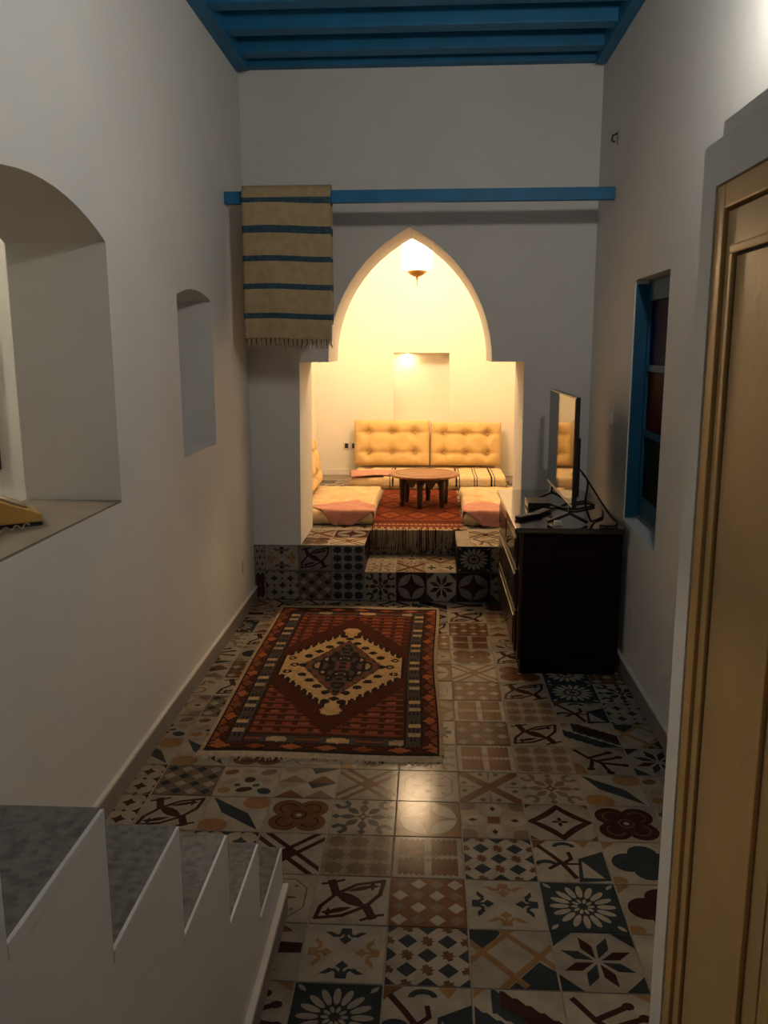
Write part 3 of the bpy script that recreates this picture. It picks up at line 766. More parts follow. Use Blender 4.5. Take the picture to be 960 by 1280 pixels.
# lamp of the neighbouring room
sl = thing('ceiling_bulb', (-3.0, 3.3, 2.9), 'bare glowing ceiling bulb in the room beyond the left opening', 'lamp')
MB().lathe([(0.03,2.99),(0.03,2.93),(0.02,2.92)], (-3.0,3.3,0), 14).build('socket', WHITEPL, sl)
MB().lathe([(0.02,2.915),(0.045,2.88),(0.05,2.84),(0.035,2.80),(0.01,2.79)], (-3.0,3.3,0), 18).build('bulb', BULB2, sl, smooth=True)

# ------------------------------------------------------------------ coloured glass window in the right wall
wx = 1.052
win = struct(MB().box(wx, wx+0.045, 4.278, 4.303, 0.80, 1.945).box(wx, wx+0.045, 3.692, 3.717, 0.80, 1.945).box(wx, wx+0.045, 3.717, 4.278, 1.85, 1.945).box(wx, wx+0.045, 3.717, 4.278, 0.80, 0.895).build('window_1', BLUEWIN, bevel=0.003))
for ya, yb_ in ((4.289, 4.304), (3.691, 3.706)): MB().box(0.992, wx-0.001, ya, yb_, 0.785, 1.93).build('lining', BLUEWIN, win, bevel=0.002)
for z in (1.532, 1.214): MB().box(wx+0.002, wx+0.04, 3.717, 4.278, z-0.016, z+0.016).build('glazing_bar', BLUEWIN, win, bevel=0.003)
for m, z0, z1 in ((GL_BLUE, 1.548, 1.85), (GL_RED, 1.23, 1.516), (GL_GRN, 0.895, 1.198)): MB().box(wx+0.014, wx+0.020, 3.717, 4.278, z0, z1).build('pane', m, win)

# ------------------------------------------------------------------ chest of drawers
KX0, KX1, KY0, KY1, KZ = 0.445, 0.955, 4.135, 5.285, 0.758
ch = thing('chest_of_drawers', (0.7, 4.7, 0), 'dark mahogany chest of drawers standing against the right wall', 'chest')
MB().box(KX0+0.012, KX1, KY0+0.008, KY1-0.008, 0.075, KZ-0.03).build('body', MAHOGB, ch, bevel=0.004)
MB().box(KX0-0.022, KX1+0.004, KY0-0.012, KY1+0.012, KZ-0.03, KZ).build('top', MAHOG, ch, bevel=0.008, bseg=3)
MB().box(KX0+0.02, KX1-0.01, KY0, KY1, 0.0, 0.075).build('plinth', MAHOGB, ch, bevel=0.004)
for ya, yb_ in ((KY0-0.002, KY0+0.045), (KY1-0.045, KY1+0.002)): MB().box(KX0+0.004, KX0+0.02, ya, yb_, 0.075, KZ-0.03).build('corner_post', MAHOG2, ch, bevel=0.004)
rows = [(0.545, 0.715, 2), (0.325, 0.53, 1), (0.095, 0.31, 1)]
for z0, z1, n in rows:
    L = (KY1-KY0-0.11)/n
    for q in range(n):
        y0 = KY0+0.055+q*L+0.006; y1 = y0+L-0.012
        d = MB().box(KX0-0.008, KX0+0.012, y0, y1, z0, z1).build('drawer', MAHOG2, ch, bevel=0.006)
        MB().box(KX0-0.014, KX0-0.008, y0+0.03, y1-0.03, z0+0.03, z1-0.03).build('drawer_panel', MAHOG2, d, bevel=0.003)
        ks = (0.5,) if n == 2 else (0.22, 0.78)
        for k in ks:
            yy = y0+(y1-y0)*k; zz = (z0+z1)/2
            h = MB().tube([(KX0-0.014,yy-0.035,zz+0.008),(KX0-0.026,yy-0.035,zz+0.004),(KX0-0.03,yy-0.02,zz-0.012),(KX0-0.03,yy+0.02,zz-0.012),(KX0-0.026,yy+0.035,zz+0.004),(KX0-0.014,yy+0.035,zz+0.008)], 0.0035, 6)
            h.build('handle', SHADELINE_METAL, d, smooth=True)

# ------------------------------------------------------------------ television
tv = thing('television', (0.70, 4.55, KZ), 'flat screen television standing sideways on the dark chest of drawers', 'television')
VY0, VY1, VZ0, VZ1, VX = 4.105, 4.985, 0.862, 1.398, 0.692
MB().box(VX, VX+0.022, VY0, VY1, VZ0, VZ1).build('casing', BLACKPL, tv, bevel=0.004)
MB().box(VX+0.022, VX+0.055, VY0+0.13, VY1-0.13, VZ0+0.03, VZ0+0.33).build('back_housing', BLACKPL, tv, bevel=0.012)
MB().box(VX-0.0025, VX+0.001, VY0+0.008, VY1-0.008, VZ0+0.016, VZ1-0.008).build('screen', SCREEN, tv)
MB().box(VX-0.004, VX+0.004, VY0+0.004, VY1-0.004, VZ0+0.002, VZ0+0.014).build('lower_bezel', SILVER, tv, bevel=0.002)
for yy in (VY0+0.12, VY1-0.12):
    MB().tube([(VX+0.012,yy,VZ0+0.01),(VX+0.005,yy,VZ0-0.05),(VX-0.10,yy,KZ+0.010)], 0.008, 6).tube([(VX+0.005,yy,VZ0-0.045),(VX+0.10,yy,KZ+0.010)], 0.008, 6).build('foot', BLACKPL, tv, smooth=True)
# things around the set
def remote(x, y, a, l, label):
    o = thing('remote_control', (x, y, KZ), label, 'remote')
    def R(u, v, z): return (x+u*math.cos(a)-v*math.sin(a), y+u*math.sin(a)+v*math.cos(a), KZ+z)
    b = MB(); b.box(-0.022, 0.022, -l/2, l/2, 0.001, 0.02); b.v = [R(*p) for p in b.v]; b.build('body', BLACKPL, o, bevel=0.005)
    k = MB()
    for i in range(3):
        for j in range(7): k.box(-0.015+i*0.011, -0.008+i*0.011, -l*0.4+j*l*0.11, -l*0.4+j*l*0.11+0.008, 0.02, 0.0225)
    k.v = [R(*p) for p in k.v]; stuff(k.build('buttons', GREYPL, o))
remote(0.515, 4.38, -0.85, 0.16, 'black remote control at the front corner of the chest top')
remote(0.60, 4.50, -0.55, 0.13, 'shorter black remote lying nearer the television foot')
bxo = thing('set_top_box', (0.62, 4.70, KZ), 'small black set-top box on chest in front of the television', 'box')
MB().box(0.54, 0.66, 4.62, 4.80, KZ+0.004, KZ+0.038).build('casing', BLACKPL, bxo, bevel=0.004)
MB().box(0.538, 0.54, 4.64, 4.78, KZ+0.012, KZ+0.03).build('front_panel', SCREEN, bxo)
for q in ((0.555,4.635),(0.645,4.635),(0.555,4.785),(0.645,4.785)): MB().lathe([(0.007,0),(0.007,0.005)], (q[0],q[1],KZ), 8).build('foot', BLACKRUB, bxo)
ad = thing('power_adapter', (0.64, 4.20, KZ), 'small pale plug adapter near the front edge of chest top', 'adapter')
MB().box(0.622, 0.658, 4.185, 4.215, KZ+0.0005, KZ+0.024).build('body', WHITEPL, ad, bevel=0.004)
MB().tube([(0.632,4.186,KZ+0.012),(0.632,4.172,KZ+0.012)],0.0022,6).tube([(0.648,4.186,KZ+0.012),(0.648,4.172,KZ+0.012)],0.0022,6).build('pin', BRASS, ad)
def cable(pts, r, label, sub=5):
    P = [Vector(p) for p in pts]; out = []
    for i in range(len(P)-1):
        p0, p1, p2, p3 = P[max(i-1,0)], P[i], P[i+1], P[min(i+2,len(P)-1)]
        for k in range(sub):
            t = k/sub; out.append(0.5*((2*p1)+(p2-p0)*t+(2*p0-5*p1+4*p2-p3)*t*t+(3*p1-p0-3*p2+p3)*t**3))
    out.append(P[-1])
    return tag(MB().tube(out, r, 6).build('cable', BLACKRUB, None, smooth=True), label, 'cable')
cable([(0.752,4.20,1.02),(0.775,4.17,0.98),(0.765,4.16,0.88),(0.80,4.20,KZ+0.03),(0.84,4.30,KZ+0.007),(0.90,4.40,KZ+0.007),(0.93,4.55,KZ+0.007)], 0.0055, 'thin black cable dropping straight down behind the television')
cable([(0.765,4.42,1.02),(0.80,4.40,0.98),(0.86,4.33,0.88),(0.91,4.26,0.80),(0.935,4.20,KZ+0.012),(0.90,4.155,KZ+0.007),(0.84,4.17,KZ+0.007)], 0.005, 'black cable slanting from television back to the chest corner')
cable([(0.66,4.72,KZ+0.02),(0.70,4.70,KZ+0.007),(0.78,4.60,KZ+0.007),(0.86,4.66,KZ+0.007),(0.92,4.74,KZ+0.007),(0.90,4.86,KZ+0.007),(0.82,4.80,KZ+0.007)], 0.006, 'black cable coiled on the chest behind the set-top box')

# ------------------------------------------------------------------ sockets, switch, hook
def socket(x, y, z, axis, label, w=0.075, h=0.075, double=1, dark=False, cat='socket', name='wall_socket'):
    o = thing(name, (x, y, z-h/2), label, cat)
    t = 0.008
    for k in range(double):
        off = (k-(double-1)/2)*(w+0.004)
        if axis == 'y': b = MB().box(x+off-w/2, x+off+w/2, y-t, y, z-h/2, z+h/2)
        elif axis == 'x': b = MB().box(x-t, x, y+off-w/2, y+off+w/2, z-h/2, z+h/2)
        else: b = MB().box(x, x+t, y+off-w/2, y+off+w/2, z-h/2, z+h/2)
        p = b.build('plate', WHITEPL, o, bevel=0.003)
        if cat == 'socket':
            if axis == 'y': MB().box(x+off-0.018, x+off+0.018, y-t-0.0015, y-t+0.001, z-0.024, z+0.024).build('insert', BLACKPL, p, bevel=0.001)
            elif axis == 'x': MB().box(x-t-0.0015, x-t+0.001, y+off-0.02, y+off+0.02, z-0.02, z+0.02).build('insert', WHITEPL, p, bevel=0.001)
            else: MB().box(x+t-0.001, x+t+0.0015, y+off-0.02, y+off+0.02, z-0.02, z+0.02).build('insert', WHITEPL, p, bevel=0.001)
        else: MB().box(x-t-0.004, x-t+0.001, y-0.018, y+0.018, z-0.022, z+0.022).build('rocker', WHITEPL, p, bevel=0.002)
socket(XL+0.0005, 5.03, 0.31, '+x', 'white wall socket low on the left wall beside the tiled step')
socket(XR-0.0005, 4.02, 0.35, 'x', 'white wall socket low on the right wall behind the chest')
socket(-0.80, AY-0.0005, 0.67, 'y', 'double wall socket beside the cushions on alcove back wall', 0.07, 0.07, 2)
socket(XR-0.0005, 4.69, 1.265, 'x', 'light switch on the right wall above the television cables', 0.075, 0.085, 1, cat='switch', name='light_switch')
hk = thing('wall_hook', (XR, 4.86, 2.70), 'small dark metal hook high on the right wall', 'hook')
MB().box(XR-0.006, XR-0.0005, 4.845, 4.875, 2.69, 2.76).build('plate', GREYPL, hk, bevel=0.002)
MB().tube([(XR-0.005,4.86,2.745),(XR-0.03,4.86,2.735),(XR-0.035,4.86,2.71),(XR-0.018,4.86,2.70)], 0.005, 6).build('hook', SHADELINE_METAL, hk, smooth=True)

# ------------------------------------------------------------------ telephone on the sill of the opening
TZ = 1.0785
tp = thing('telephone', (-1.33, 2.58, TZ), 'ochre rotary telephone with coiled cord on sill of left opening', 'telephone')
ANG = -0.95        # turned towards the hall
def TPm(p):
    c, s = math.cos(ANG), math.sin(ANG); u, v, w = p     # u across, v forwards
    return (-1.375 + u*c - v*s, 2.60 + u*s + v*c, TZ + w)
def tbuild(mb, name, m, par, **k):
    mb.v = [TPm(p) for p in mb.v]; return mb.build(name, m, par, **k)
def wedge(x, prof): return MB().plate(prof, [], lambda a, b, c: (-x + c, a, b), 2*x)
bd = tbuild(wedge(0.088, [(-0.17,0.012),(0.115,0.012),(0.115,0.035),(0.085,0.048),(0.0,0.083),(-0.05,0.10),(-0.15,0.105),(-0.17,0.09)]), 'body', PHONE, tp, bevel=0.007)
tbuild(wedge(0.084, [(-0.165,0.0),(0.112,0.0),(0.112,0.012),(-0.165,0.012)]), 'base', BLACKRUB, tp)
# dial lies on the slope
import mathutils
dl = MB().lathe([(0.045,0),(0.047,0.004),(0.044,0.008),(0.02,0.009)], (0,0,0), 24)
sl_a = math.atan2(0.088-0.05, -0.085)
n_ang = math.atan2(0.035, 0.085)
Rm = Matrix.Rotation(-n_ang, 4, 'X')
def on_slope(p, d=0.0): q = Rm @ Vector(p); return (q.x, 0.043+q.y, 0.0668+q.z+d)
dl.v = [on_slope(p) for p in dl.v]; dial = tbuild(dl, 'dial', PHONED, tp, smooth=True)
for k in range(10):
    a = 0.6 + k*0.5; h = MB().lathe([(0.0065,0),(0.0065,0.0015)], (0.033*math.cos(a),0.033*math.sin(a),0.0078), 8); h.v = [on_slope(p) for p in h.v]; tbuild(h, 'finger_hole', PHONE, dial)
hs = MB().tube([(-0.115,-0.105,0.135),(-0.06,-0.105,0.148),(0.06,-0.105,0.148),(0.115,-0.105,0.135)], [0.017,0.015,0.015,0.017], 10)
hand = tbuild(hs, 'handset', PHONE, tp, smooth=True)
for s in (-1, 1):
    e = MB().lathe([(0.026,0.105),(0.03,0.112),(0.028,0.13),(0.02,0.142)], (s*0.10,-0.105,0), 16); tbuild(e, 'earpiece' if s < 0 else 'mouthpiece', PHONE, hand, smooth=True)
cp = []
for i in range(120):
    t = i/119; a = t*36
    bx, by = 0.088+0.045*math.sin(t*3.0)+0.01, 0.07-0.19*t
    cp.append((bx+0.006*math.cos(a), by, 0.0085+0.006*math.sin(a)))
tbuild(MB().tube(cp, 0.0022, 5), 'coiled_cord', CORD, tp, smooth=True)
# picture in the side room
pc = thing('picture_frame', (-2.25, 3.89, 1.08), 'dark wooden picture frame seen through the left opening', 'picture frame')
b = MB(); px0, px1, pz0, pz1 = -2.58, -2.03, 1.07, 1.91
b.box(px0, px1, 3.87, 3.899, pz0, pz0+0.05).box(px0, px1, 3.87, 3.899, pz1-0.05, pz1).box(px0, px0+0.05, 3.87, 3.899, pz0+0.05, pz1-0.05).box(px1-0.05, px1, 3.87, 3.899, pz0+0.05, pz1-0.05)
b.build('frame', FRAMEWOOD, pc, bevel=0.004); MB().box(px0+0.05, px1-0.05, 3.885, 3.895, pz0+0.05, pz1-0.05).build('print', PAPER, pc)

# ------------------------------------------------------------------ hall rug
WOOL = [mat('rug_' + n, c, 0.95, 0.08, 0.14, 40, 0.5, 160) for n, c in (('maroon',(0.075,0.016,0.009)),('rust',(0.26,0.058,0.021)),('cream',(0.56,0.36,0.16)),('dark',(0.022,0.014,0.012)),
        ('slate',(0.075,0.06,0.052)),('orange',(0.40,0.115,0.036)),('brown',(0.19,0.06,0.03)),('edge',(0.42,0.30,0.17)))]
MAR, RUST, CRM, DRK, SLT, ORG, BRN, EDG = range(8)
RX0, RX1, RY0, RY1 = -0.945, 0.056, 3.205, 5.165
rug = thing('rug', ((RX0+RX1)/2, (RY0+RY1)/2, 0.001), 'red wool rug with cream diamond medallion on the tiled hall floor', 'rug')
NU, NV = 116, 220
def rug_col(i, j):
    W, Lh = RX1-RX0, RY1-RY0
    x = (i+0.5)/NU*W; yv = (j+0.5)/NV*Lh
    dx = min(x, W-x); dy = min(yv, Lh-yv)
    if dx < 0.014: return EDG
    if dx < 0.024 or dy < 0.016: return DRK
    # outer border of rounded lozenges
    bw, bh = 0.085, 0.12
    if dx < bw and dy > 0.06:
        s = (yv % 0.13)/0.13 - 0.5; c = (dx-0.055)/0.03
        r = abs(s)*2.2 + abs(c)*0.75
        if r < 0.72: return ORG if int(yv/0.13) % 2 == 0 else BRN
        if r < 0.98: return DRK
        return RUST if c < 0 else MAR
    if dy < 0.07:
        s = (x % 0.15)/0.15-0.5; c = (dy-0.042)/0.028; r = abs(s)*2.1+abs(c)*0.75
        if r < 0.7: return ORG if int(x/0.15) % 3 != 1 else RUST
        if r < 0.98: return DRK
        return MAR
    # inner border with cream blocks
    if dx < 0.165:
        if dx < 0.094 or dx > 0.156: return DRK
        s = (yv % 0.085)/0.085; c = abs(dx-0.125)
        k = int(yv/0.085) % 3
        if s < 0.42 and c < 0.026: return CRM if (k == 0 and abs(s-0.21) < 0.15) else (SLT if k == 1 else EDG)
        if 0.5 < s < 0.9 and c < 0.022 and (int(s*20)+int(c*120)) % 2: return DRK
        return SLT
    if dy < 0.15:
        if dy < 0.078 or dy > 0.142: return DRK
        s = (x % 0.26)/0.26; c = abs(dy-0.11)
        if s < 0.34 and c < 0.022*(1-abs(s-0.17)*2.5)+0.004: return CRM if int(x/0.26) % 2 == 0 else EDG
        if 0.45 < s < 0.9 and c < 0.024: return BRN if c < 0.015 else DRK
        return SLT
    # field and medallion
    u = (x-W*0.5)/0.312; v = (yv-Lh*0.492)/0.60
    a = abs(u); bq = abs(v)
    vv = (int(bq/0.08)+0.5)*0.08
    lim = min(1.0, 1.28-1.38*vv) if bq < 0.86 else 0
    knob = (a*0.31/0.048)**2+((bq-0.93)*0.6/0.05)**2 < 1
    d = lim - a
    hook = ((bq/0.08) % 1) > 0.55 and 0.035 < d < 0.10 and bq > 0.22
    if (d > 0 and not hook) or knob:
        if knob: return CRM
        q = a*0.95+bq*1.0
        if q < 0.66:
            # busy dark centre
            if a < 0.06 and bq < 0.58: return DRK if (j//3) % 2 else SLT
            m = math.sin(a*26)*math.sin(bq*24+0.8)+0.55*math.sin(a*11+bq*15)
            return BRN if m > 0.55 else SLT if m > 0.0 else DRK if m > -1.0 else EDG
        # ring of small dark figures
        for ca, cb in ((0.0,0.70),(0.16,0.58),(0.32,0.46),(0.47,0.34),(0.62,0.22),(0.80,0.0),(0.88,0.16),(0.12,0.76),(0.66,0.0)):
            rr = ((a-ca)/0.075)**2+((bq-cb)/0.042)**2
            if rr < 1: return DRK if rr > 0.16 or ca < 0.7 else CRM
        return CRM
    if d > -0.05 and bq < 0.96: return DRK
    e = a*0.85+bq
    if e < 1.34 or a > 1.04:
        return MAR
    s = (yv % 0.062)/0.062; t = (x % 0.075)/0.075
    if s < 0.5 and t < 0.62: return RUST if (int(x/0.075)+int(yv/0.062)) % 3 else ORG if (i+j) % 2 else BRN
    return MAR if s < 0.8 else BRN
def rug_pt(i, j):
    u, v = i/NU, j/NV
    x = RX0+(RX1-RX0)*u; y = RY0+(RY1-RY0)*v
    x += 0.010*math.sin(v*7+1)*(1 if u > 0.5 else 0.5)*abs(u-0.5)*2; y += 0.008*math.sin(u*6)
    return (x, y, 0.0085+0.0016*math.sin(u*13+v*5)*math.sin(v*11))
RB = MB().grid(rug_pt, NU, NV, rug_col)
ro = RB.build('pile', WOOL, rug, smooth=False)
md = ro.modifiers.new('thick', 'SOLIDIFY'); md.thickness = 0.006; md.offset = -1
fr = MB()
for end, yy, sg in ((0, RY0, -1), (1, RY1, 1)):
    for i in range(150):
        u = (i+0.5)/150; x = RX0+(RX1-RX0)*u; y = yy+0.008*math.sin(u*6)
        l = rng.uniform(0.055, 0.085); dxx = rng.uniform(-0.02, 0.02)+0.015*math.sin(u*25)
        w = 0.0035
        pts = [(x, y-sg*0.004), (x+dxx*0.4, y+sg*l*0.5), (x+dxx, y+sg*l)]
        z = 0.0065
        fr.add([(pts[0][0]-w, pts[0][1], z), (pts[0][0]+w, pts[0][1], z), (pts[1][0]+w, pts[1][1], 0.005), (pts[1][0]-w, pts[1][1], 0.005), (pts[2][0]+w*.5, pts[2][1], 0.003), (pts[2][0]-w*.5, pts[2][1], 0.003)], [(0,1,2,3),(3,2,4,5)])
    fr.grid(lambda i, j, yy=yy, sg=sg: (RX0+(RX1-RX0)*i/40, yy+0.008*math.sin(i/40*6)+sg*(j*0.05-0.002), 0.0065-0.002*j), 40, 1)
stuff(fr.build('fringe', mat('fringe_wool', (0.42, 0.34, 0.24), 0.95, 0.1, 0.15, 60), rug))

# ------------------------------------------------------------------ alcove furnishings
ZA = ZP + 0.0015
def pillow(w, h, t, nx, ny, btn, depth, p=8, q=0.33, puff=0.0, seed=0):
    """local (a: 0..w, b: 0..h, n: +-t/2) tufted pad; returns MB with front and back sheets"""
    R = random.Random(seed)
    def sp(i, n): return 0.5-0.5*math.cos(PI*i/n)*(0.35+0.65*abs(math.cos(PI*i/n)))/1.0
    us = [0.5+0.5*math.copysign(abs(2*i/nx-1)**0.75, 2*i/nx-1) for i in range(nx+1)]
    vs = [0.5+0.5*math.copysign(abs(2*i/ny-1)**0.75, 2*i/ny-1) for i in range(ny+1)]
    def hgt(u, v):
        e = max(0, (1-abs(2*u-1)**p)*(1-abs(2*v-1)**p))**q
        z = e*t/2
        for (bu, bv) in btn:
            d2 = ((u-bu)*w)**2+((v-bv)*h)**2
            z -= depth*math.exp(-d2/(0.045**2))*e + 0.45*depth*math.exp(-((v-bv)*h/0.018)**2)*math.exp(-((u-bu)*w/0.13)**2)*e + 0.35*depth*math.exp(-((u-bu)*w/0.018)**2)*math.exp(-((v-bv)*h/0.12)**2)*e
        z += e*0.004*math.sin(u*w*40+seed)*math.sin(v*h*37+seed*2)
        return z
    B = MB()
    B.grid(lambda i, j: (us[i]*w, vs[j]*h, hgt(us[i], vs[j])), nx, ny)
    B.grid(lambda i, j: (us[i]*w, vs[j]*h, -hgt(us[i], vs[j])), nx, ny)
    return B
def weld(mb, name, m, par, tf):
    mb.v = [tf(*p) for p in mb.v]
    o = mb.build(name, m, par, smooth=True)
    bm = bmesh.new(); bm.from_mesh(o.data); bmesh.ops.remove_doubles(bm, verts=bm.verts, dist=0.0004); bmesh.ops.recalc_face_normals(bm, faces=bm.faces); bm.to_mesh(o.data); bm.free()
    return o
MTOP = ZA + 0.105
def mattress(x0, x1, y0, y1, label, seed):
    o = thing('floor_mattress', ((x0+x1)/2, (y0+y1)/2, ZA), label, 'mattress', 'mattresses around the alcove')
    w, h = x1-x0, y1-y0
    bt = [((i+0.5)/3, (j+0.5)/4) for i in range(3) for j in range(4)] if h > w else [((i+0.5)/5, (j+0.5)/3) for i in range(5) for j in range(3)]
    pb = pillow(w, h, 0.105, 44, 56, bt, 0.024, 26, 0.22, seed=seed)
    weld(pb, 'pad', MATT, o, lambda a, b, n: (x0+a, y0+b, ZA+0.0525+n))
    pp = []
    for cz in (0.022, 0.118):
        ring = []
        e = 0.001
        for (xa, ya) in ((x0,y0),(x1,y0),(x1,y1),(x0,y1),(x0,y0)): ring.append((xa, ya, ZA+cz))
    return o
mattress(AX0+0.01, -0.405, 5.985, 7.16, 'cream tufted floor mattress along the left side of the alcove', 1)
mattress(0.245, AX1-0.01, 5.985, 7.16, 'cream tufted floor mattress along the right side of the alcove', 2)
mattress(-0.735, 0.695, 7.60, 8.43, 'cream floor mattress at the back under the striped blanket', 3)

def cushion(label, w, h, t, tf, seed, btn=None):
    o = thing('back_cushion', tf(w/2, 0, 0), label, 'cushion', 'mustard back cushions')
    bt = btn or [((i+0.5)/3*0.92+0.04, v) for i in range(3) for v in (0.28, 0.72)]
    pb = pillow(w, h, t, 48, 32, bt, 0.046, 6, 0.40, seed=seed)
    pad = weld(pb, 'pad', CUSH, o, tf)
    for k, (bu, bv) in enumerate(bt):
        bb = MB().lathe([(0.002,-0.004),(0.010,-0.002),(0.011,0.001),(0.006,0.004)], (bu*w, bv*h, t/2-0.05), 8)
        bb.v = [tf(*p) for p in bb.v]; bb.build('button', CUSH, pad, smooth=True)
    return o
LEAN = 0.14
def back_tf(x0, z0, yb):
    return lambda a, b, n: (x0+a, yb + b*math.sin(LEAN) - n*math.cos(LEAN), z0 + b*math.cos(LEAN) + n*math.sin(LEAN))
cushion('wider mustard tufted back cushion standing left under the wall niche', 0.742, 0.445, 0.15, back_tf(-0.745, MTOP+0.018, 8.31), 1)
cushion('narrower mustard tufted back cushion at the right end of alcove', 0.69, 0.425, 0.15, back_tf(0.004, MTOP+0.018, 8.315), 2)
def left_tf(a, b, n): return (AX0 + 0.165 - b*math.sin(0.18) + n*math.cos(0.18), 7.12 - a, MTOP + 0.03 + b*math.cos(0.18) + n*math.sin(0.18))
cushion('mustard tufted cushion leaning on the left alcove wall', 0.80, 0.40, 0.16, left_tf, 3)

# cloths draped over mattress edges
def drape(name, label, cat, group, m, ctr, w, l, rot, box, n=(26, 26), off=0.006, mi=0, seed=0, par_z=None, edge_wave=0.006):
    x0, x1, y0, y1, zt = box
    c, s = math.cos(rot), math.sin(rot)
    R = random.Random(seed); ph = R.uniform(0, 6)
    def f(i, j):
        a = (i/n[0]-0.5)*w; b = (j/n[1]-0.5)*l
        x = ctr[0]+a*c-b*s; y = ctr[1]+a*s+b*c; z = zt+off
        ex = max(0, x0-x, x-x1); ey = max(0, y0-y)
        z += 0.0035*(math.sin(a*31+ph)+math.sin(b*27+ph*2))*0.6+0.003
        if ex > 0 or ey > 0:
            h = max(ex, ey) if (ex > 0 and ey > 0) else ex+ey
            rr = 0.02
            if ey > 0 and ey >= ex: y = y0-off-edge_wave*(1-math.cos(a*38+ph))*min(1, h*8)-min(h, rr)*0.2
            elif ey > 0: y = y0-off-0.5*ey*0.3
            if ex > 0 and ex > ey: x = (x0-off if x < x0 else x1+off+edge_wave*(1-math.cos(b*38+ph))*min(1, h*8))
            elif ex > 0: x = (x0-off if x < x0 else x1+off)
            z = max(zt+off-h, ZA+0.006)
        return (x, y, z)
    o = thing(name, (ctr[0], ctr[1], zt), label, cat, group)
    ob = MB().grid(f, n[0], n[1], mi).build('cloth', m, o, smooth=True)
    md = ob.modifiers.new('thick', 'SOLIDIFY'); md.thickness = 0.005; md.offset = 1
    return o
G = 'pink cloths on the mattresses'
drape('pink_cloth', 'pink cloth draped over the front corner of the left mattress', 'cloth', G, PINK, (-0.60, 6.10), 0.42, 0.42, 0.62, (AX0+0.01, -0.405, 5.985, 7.16, MTOP), seed=1)
drape('pink_cloth', 'pink cloth draped over the front edge of the right mattress', 'cloth', G, PINK, (0.42, 6.11), 0.44, 0.40, -0.72, (0.245, AX1-0.01, 5.985, 7.16, MTOP), seed=2)
drape('pink_cloth', 'small pink cloth on the back mattress below the wider cushion', 'cloth', G, PINK, (-0.50, 7.76), 0.46, 0.30, 0.12, (-0.735, 0.695, 7.60, 8.43, MTOP+0.012), seed=3)
def bl_m(i, j):
    x = -0.42+1.10*(i+0.5)/140
    for s in (-0.36, -0.09, 0.24, 0.40, 0.555):
        if abs(x-s) < 0.006 or abs(x-s-0.026) < 0.006: return 1
    return 0
sb = drape('striped_blanket', 'cream blanket with paired black stripes spread on the back mattress', 'blanket', None, [CREAMW, BLKSTR], (0.13, 7.86), 1.10, 0.68, 0, (-0.735, 0.695, 7.60, 8.43, MTOP), n=(140, 40), mi=bl_m, seed=4, edge_wave=0.003)
fr = MB()
for i in range(90):
    x = -0.41+1.08*i/89
    fr.tube([(x, 7.588, MTOP-0.06), (x+rng.uniform(-.006,.006), 7.585, MTOP-0.098)], [0.003, 0.0015], 4, 1 if bl_m(int((x+0.42)/1.10*140), 0) else 0)
stuff(fr.build('fringe', [CREAMW, BLKSTR], sb))

# kilim on the alcove floor
KW = [mat('kilim_' + n, c, 0.95, 0.08, 0.15, 30, 0.4, 150) for n, c in (('red',(0.175,0.036,0.014)),('dark_red',(0.085,0.018,0.009)),('orange',(0.23,0.068,0.024)),('brown',(0.09,0.035,0.02)),('tan',(0.38,0.25,0.13)))]
kx0, kx1, ky0, ky1 = -0.408, 0.236, NY+0.004, 7.55
ki = thing('kilim', (-0.09, 6.6, ZA), 'red kilim rug under the round table in the alcove', 'rug')
def kcol(i, j):
    v = (j+0.5)/120*(ky1-ky0); u = (i+0.5)/60
    if v < 0.05: return 4 if (i//2) % 2 else 3
    if v < 0.22:
        q = (v-0.05)/0.17
        return [2, 3, 0, 4, 0, 3][int(q*6) % 6] if (i+int(q*6)) % 3 else 0
    if v < 0.30: return 1
    s = abs(((v-0.3) % 0.42)/0.42-0.5)*2; t = abs((u*3) % 1-0.5)*2
    d = s+t*0.8
    if abs(d-0.8) < 0.12: return 1
    if abs(d-0.4) < 0.09: return 2
    return 0
kp = MB().grid(lambda i, j: (kx0+(kx1-kx0)*i/60, ky0+(ky1-ky0)*j/120, ZA+0.007), 60, 120, kcol).build('weave', KW, ki)
md = kp.modifiers.new('thick', 'SOLIDIFY'); md.thickness = 0.0055; md.offset = -1
fr = MB()
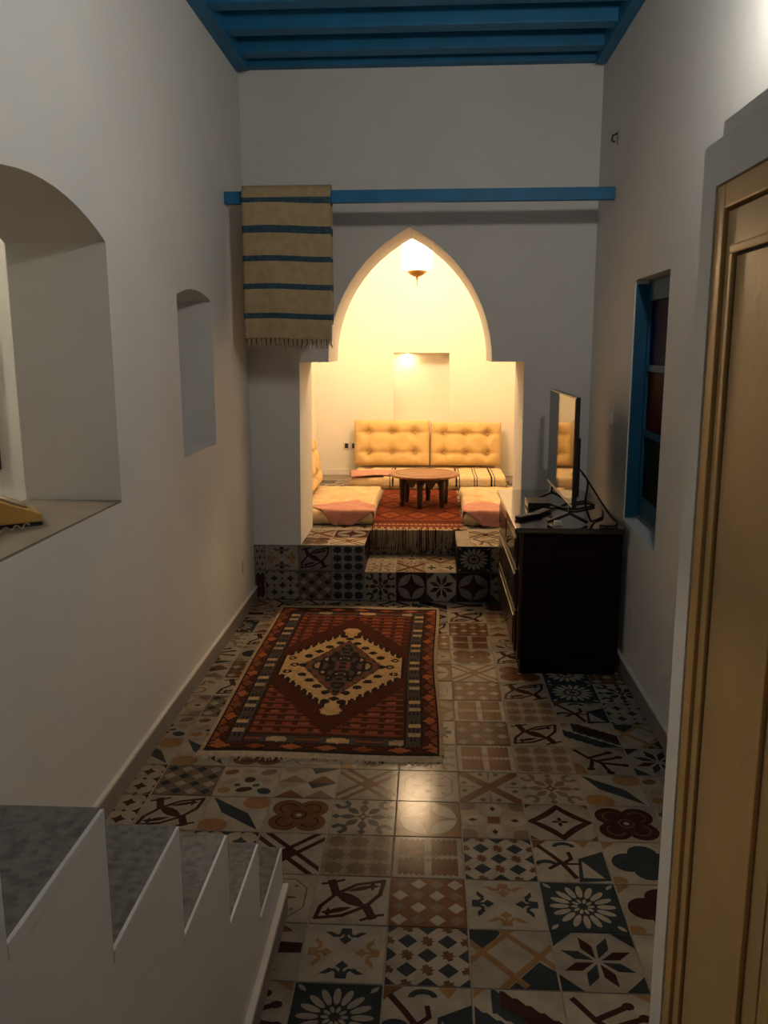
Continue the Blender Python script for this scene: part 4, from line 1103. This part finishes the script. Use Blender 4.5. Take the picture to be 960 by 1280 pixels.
for i in range(130):
    x = -0.41+0.575*(i+0.5)/130; l = rng.uniform(0.12, 0.165)
    y = NY-0.016-rng.uniform(0, 0.004)
    fr.tube([(x, NY+0.006, ZA+0.007), (x, y, ZA+0.003), (x+rng.uniform(-.004,.004), y-0.002, ZA-l*0.5), (x+rng.uniform(-.01,.01), y-0.004, ZA-l)], [0.0032,0.003,0.0026,0.0015], 4, 0 if rng.random() < 0.7 else 1)
stuff(fr.build('fringe', [mat('kilim_fringe', (0.40, 0.31, 0.21), 0.95, 0.1), KW[3]], ki))

# round table
tx, ty_, tz = -0.045, 6.80, ZA+0.0085
tt = thing('round_table', (tx, ty_, tz), 'low round wooden table with carved dark legs on the kilim', 'table')
MB().lathe([(0.02,0.235),(0.26,0.235),(0.282,0.241),(0.287,0.250),(0.282,0.258),(0.262,0.262),(0.02,0.262)], (tx,ty_,tz), 40).build('table_top', WALNUT, tt)
MB().tube([(tx+0.225*math.cos(k*PI/24), ty_+0.225*math.sin(k*PI/24), tz+0.2605) for k in range(49)], 0.0035, 6, caps=False).build('inlay_ring', WALNUT2, tt)
NL = 6
for k in range(NL):
    a0 = 0.35+2*PI*k/NL; a1 = a0+2*PI/NL
    p0 = Vector((math.cos(a0), math.sin(a0))); p1 = Vector((math.cos(a1), math.sin(a1))); r = 0.185
    # scalloped apron board between two legs
    n = 16; q = []
    for i in range(n+1):
        u = i/n; q.append((u, 0.185 - 0.05*abs(math.cos(u*PI*2)) * (1 if u < 0.5 else 1) + 0.02))
    out = [(0, 0.235), (1, 0.235)] + [(u, z) for u, z in q[::-1]]
    def mp(a, b, c, p0=p0, p1=p1):
        d = (p0*(1-a)+p1*a); nn = ((p0+p1)/2).normalized()
        e = d*r - nn*c
        return (tx+e.x, ty_+e.y, tz+b)
    MB().plate(out, [], mp, 0.014).build('apron', WALNUT2, tt)
    lp = [(0.016,0.0),(0.020,0.012),(0.017,0.03),(0.021,0.06),(0.025,0.10),(0.022,0.13),(0.026,0.15),(0.026,0.234)]
    MB().lathe(lp, (tx+p0.x*r, ty_+p0.y*r, tz), 12).build('leg', WALNUT2, tt, smooth=True)
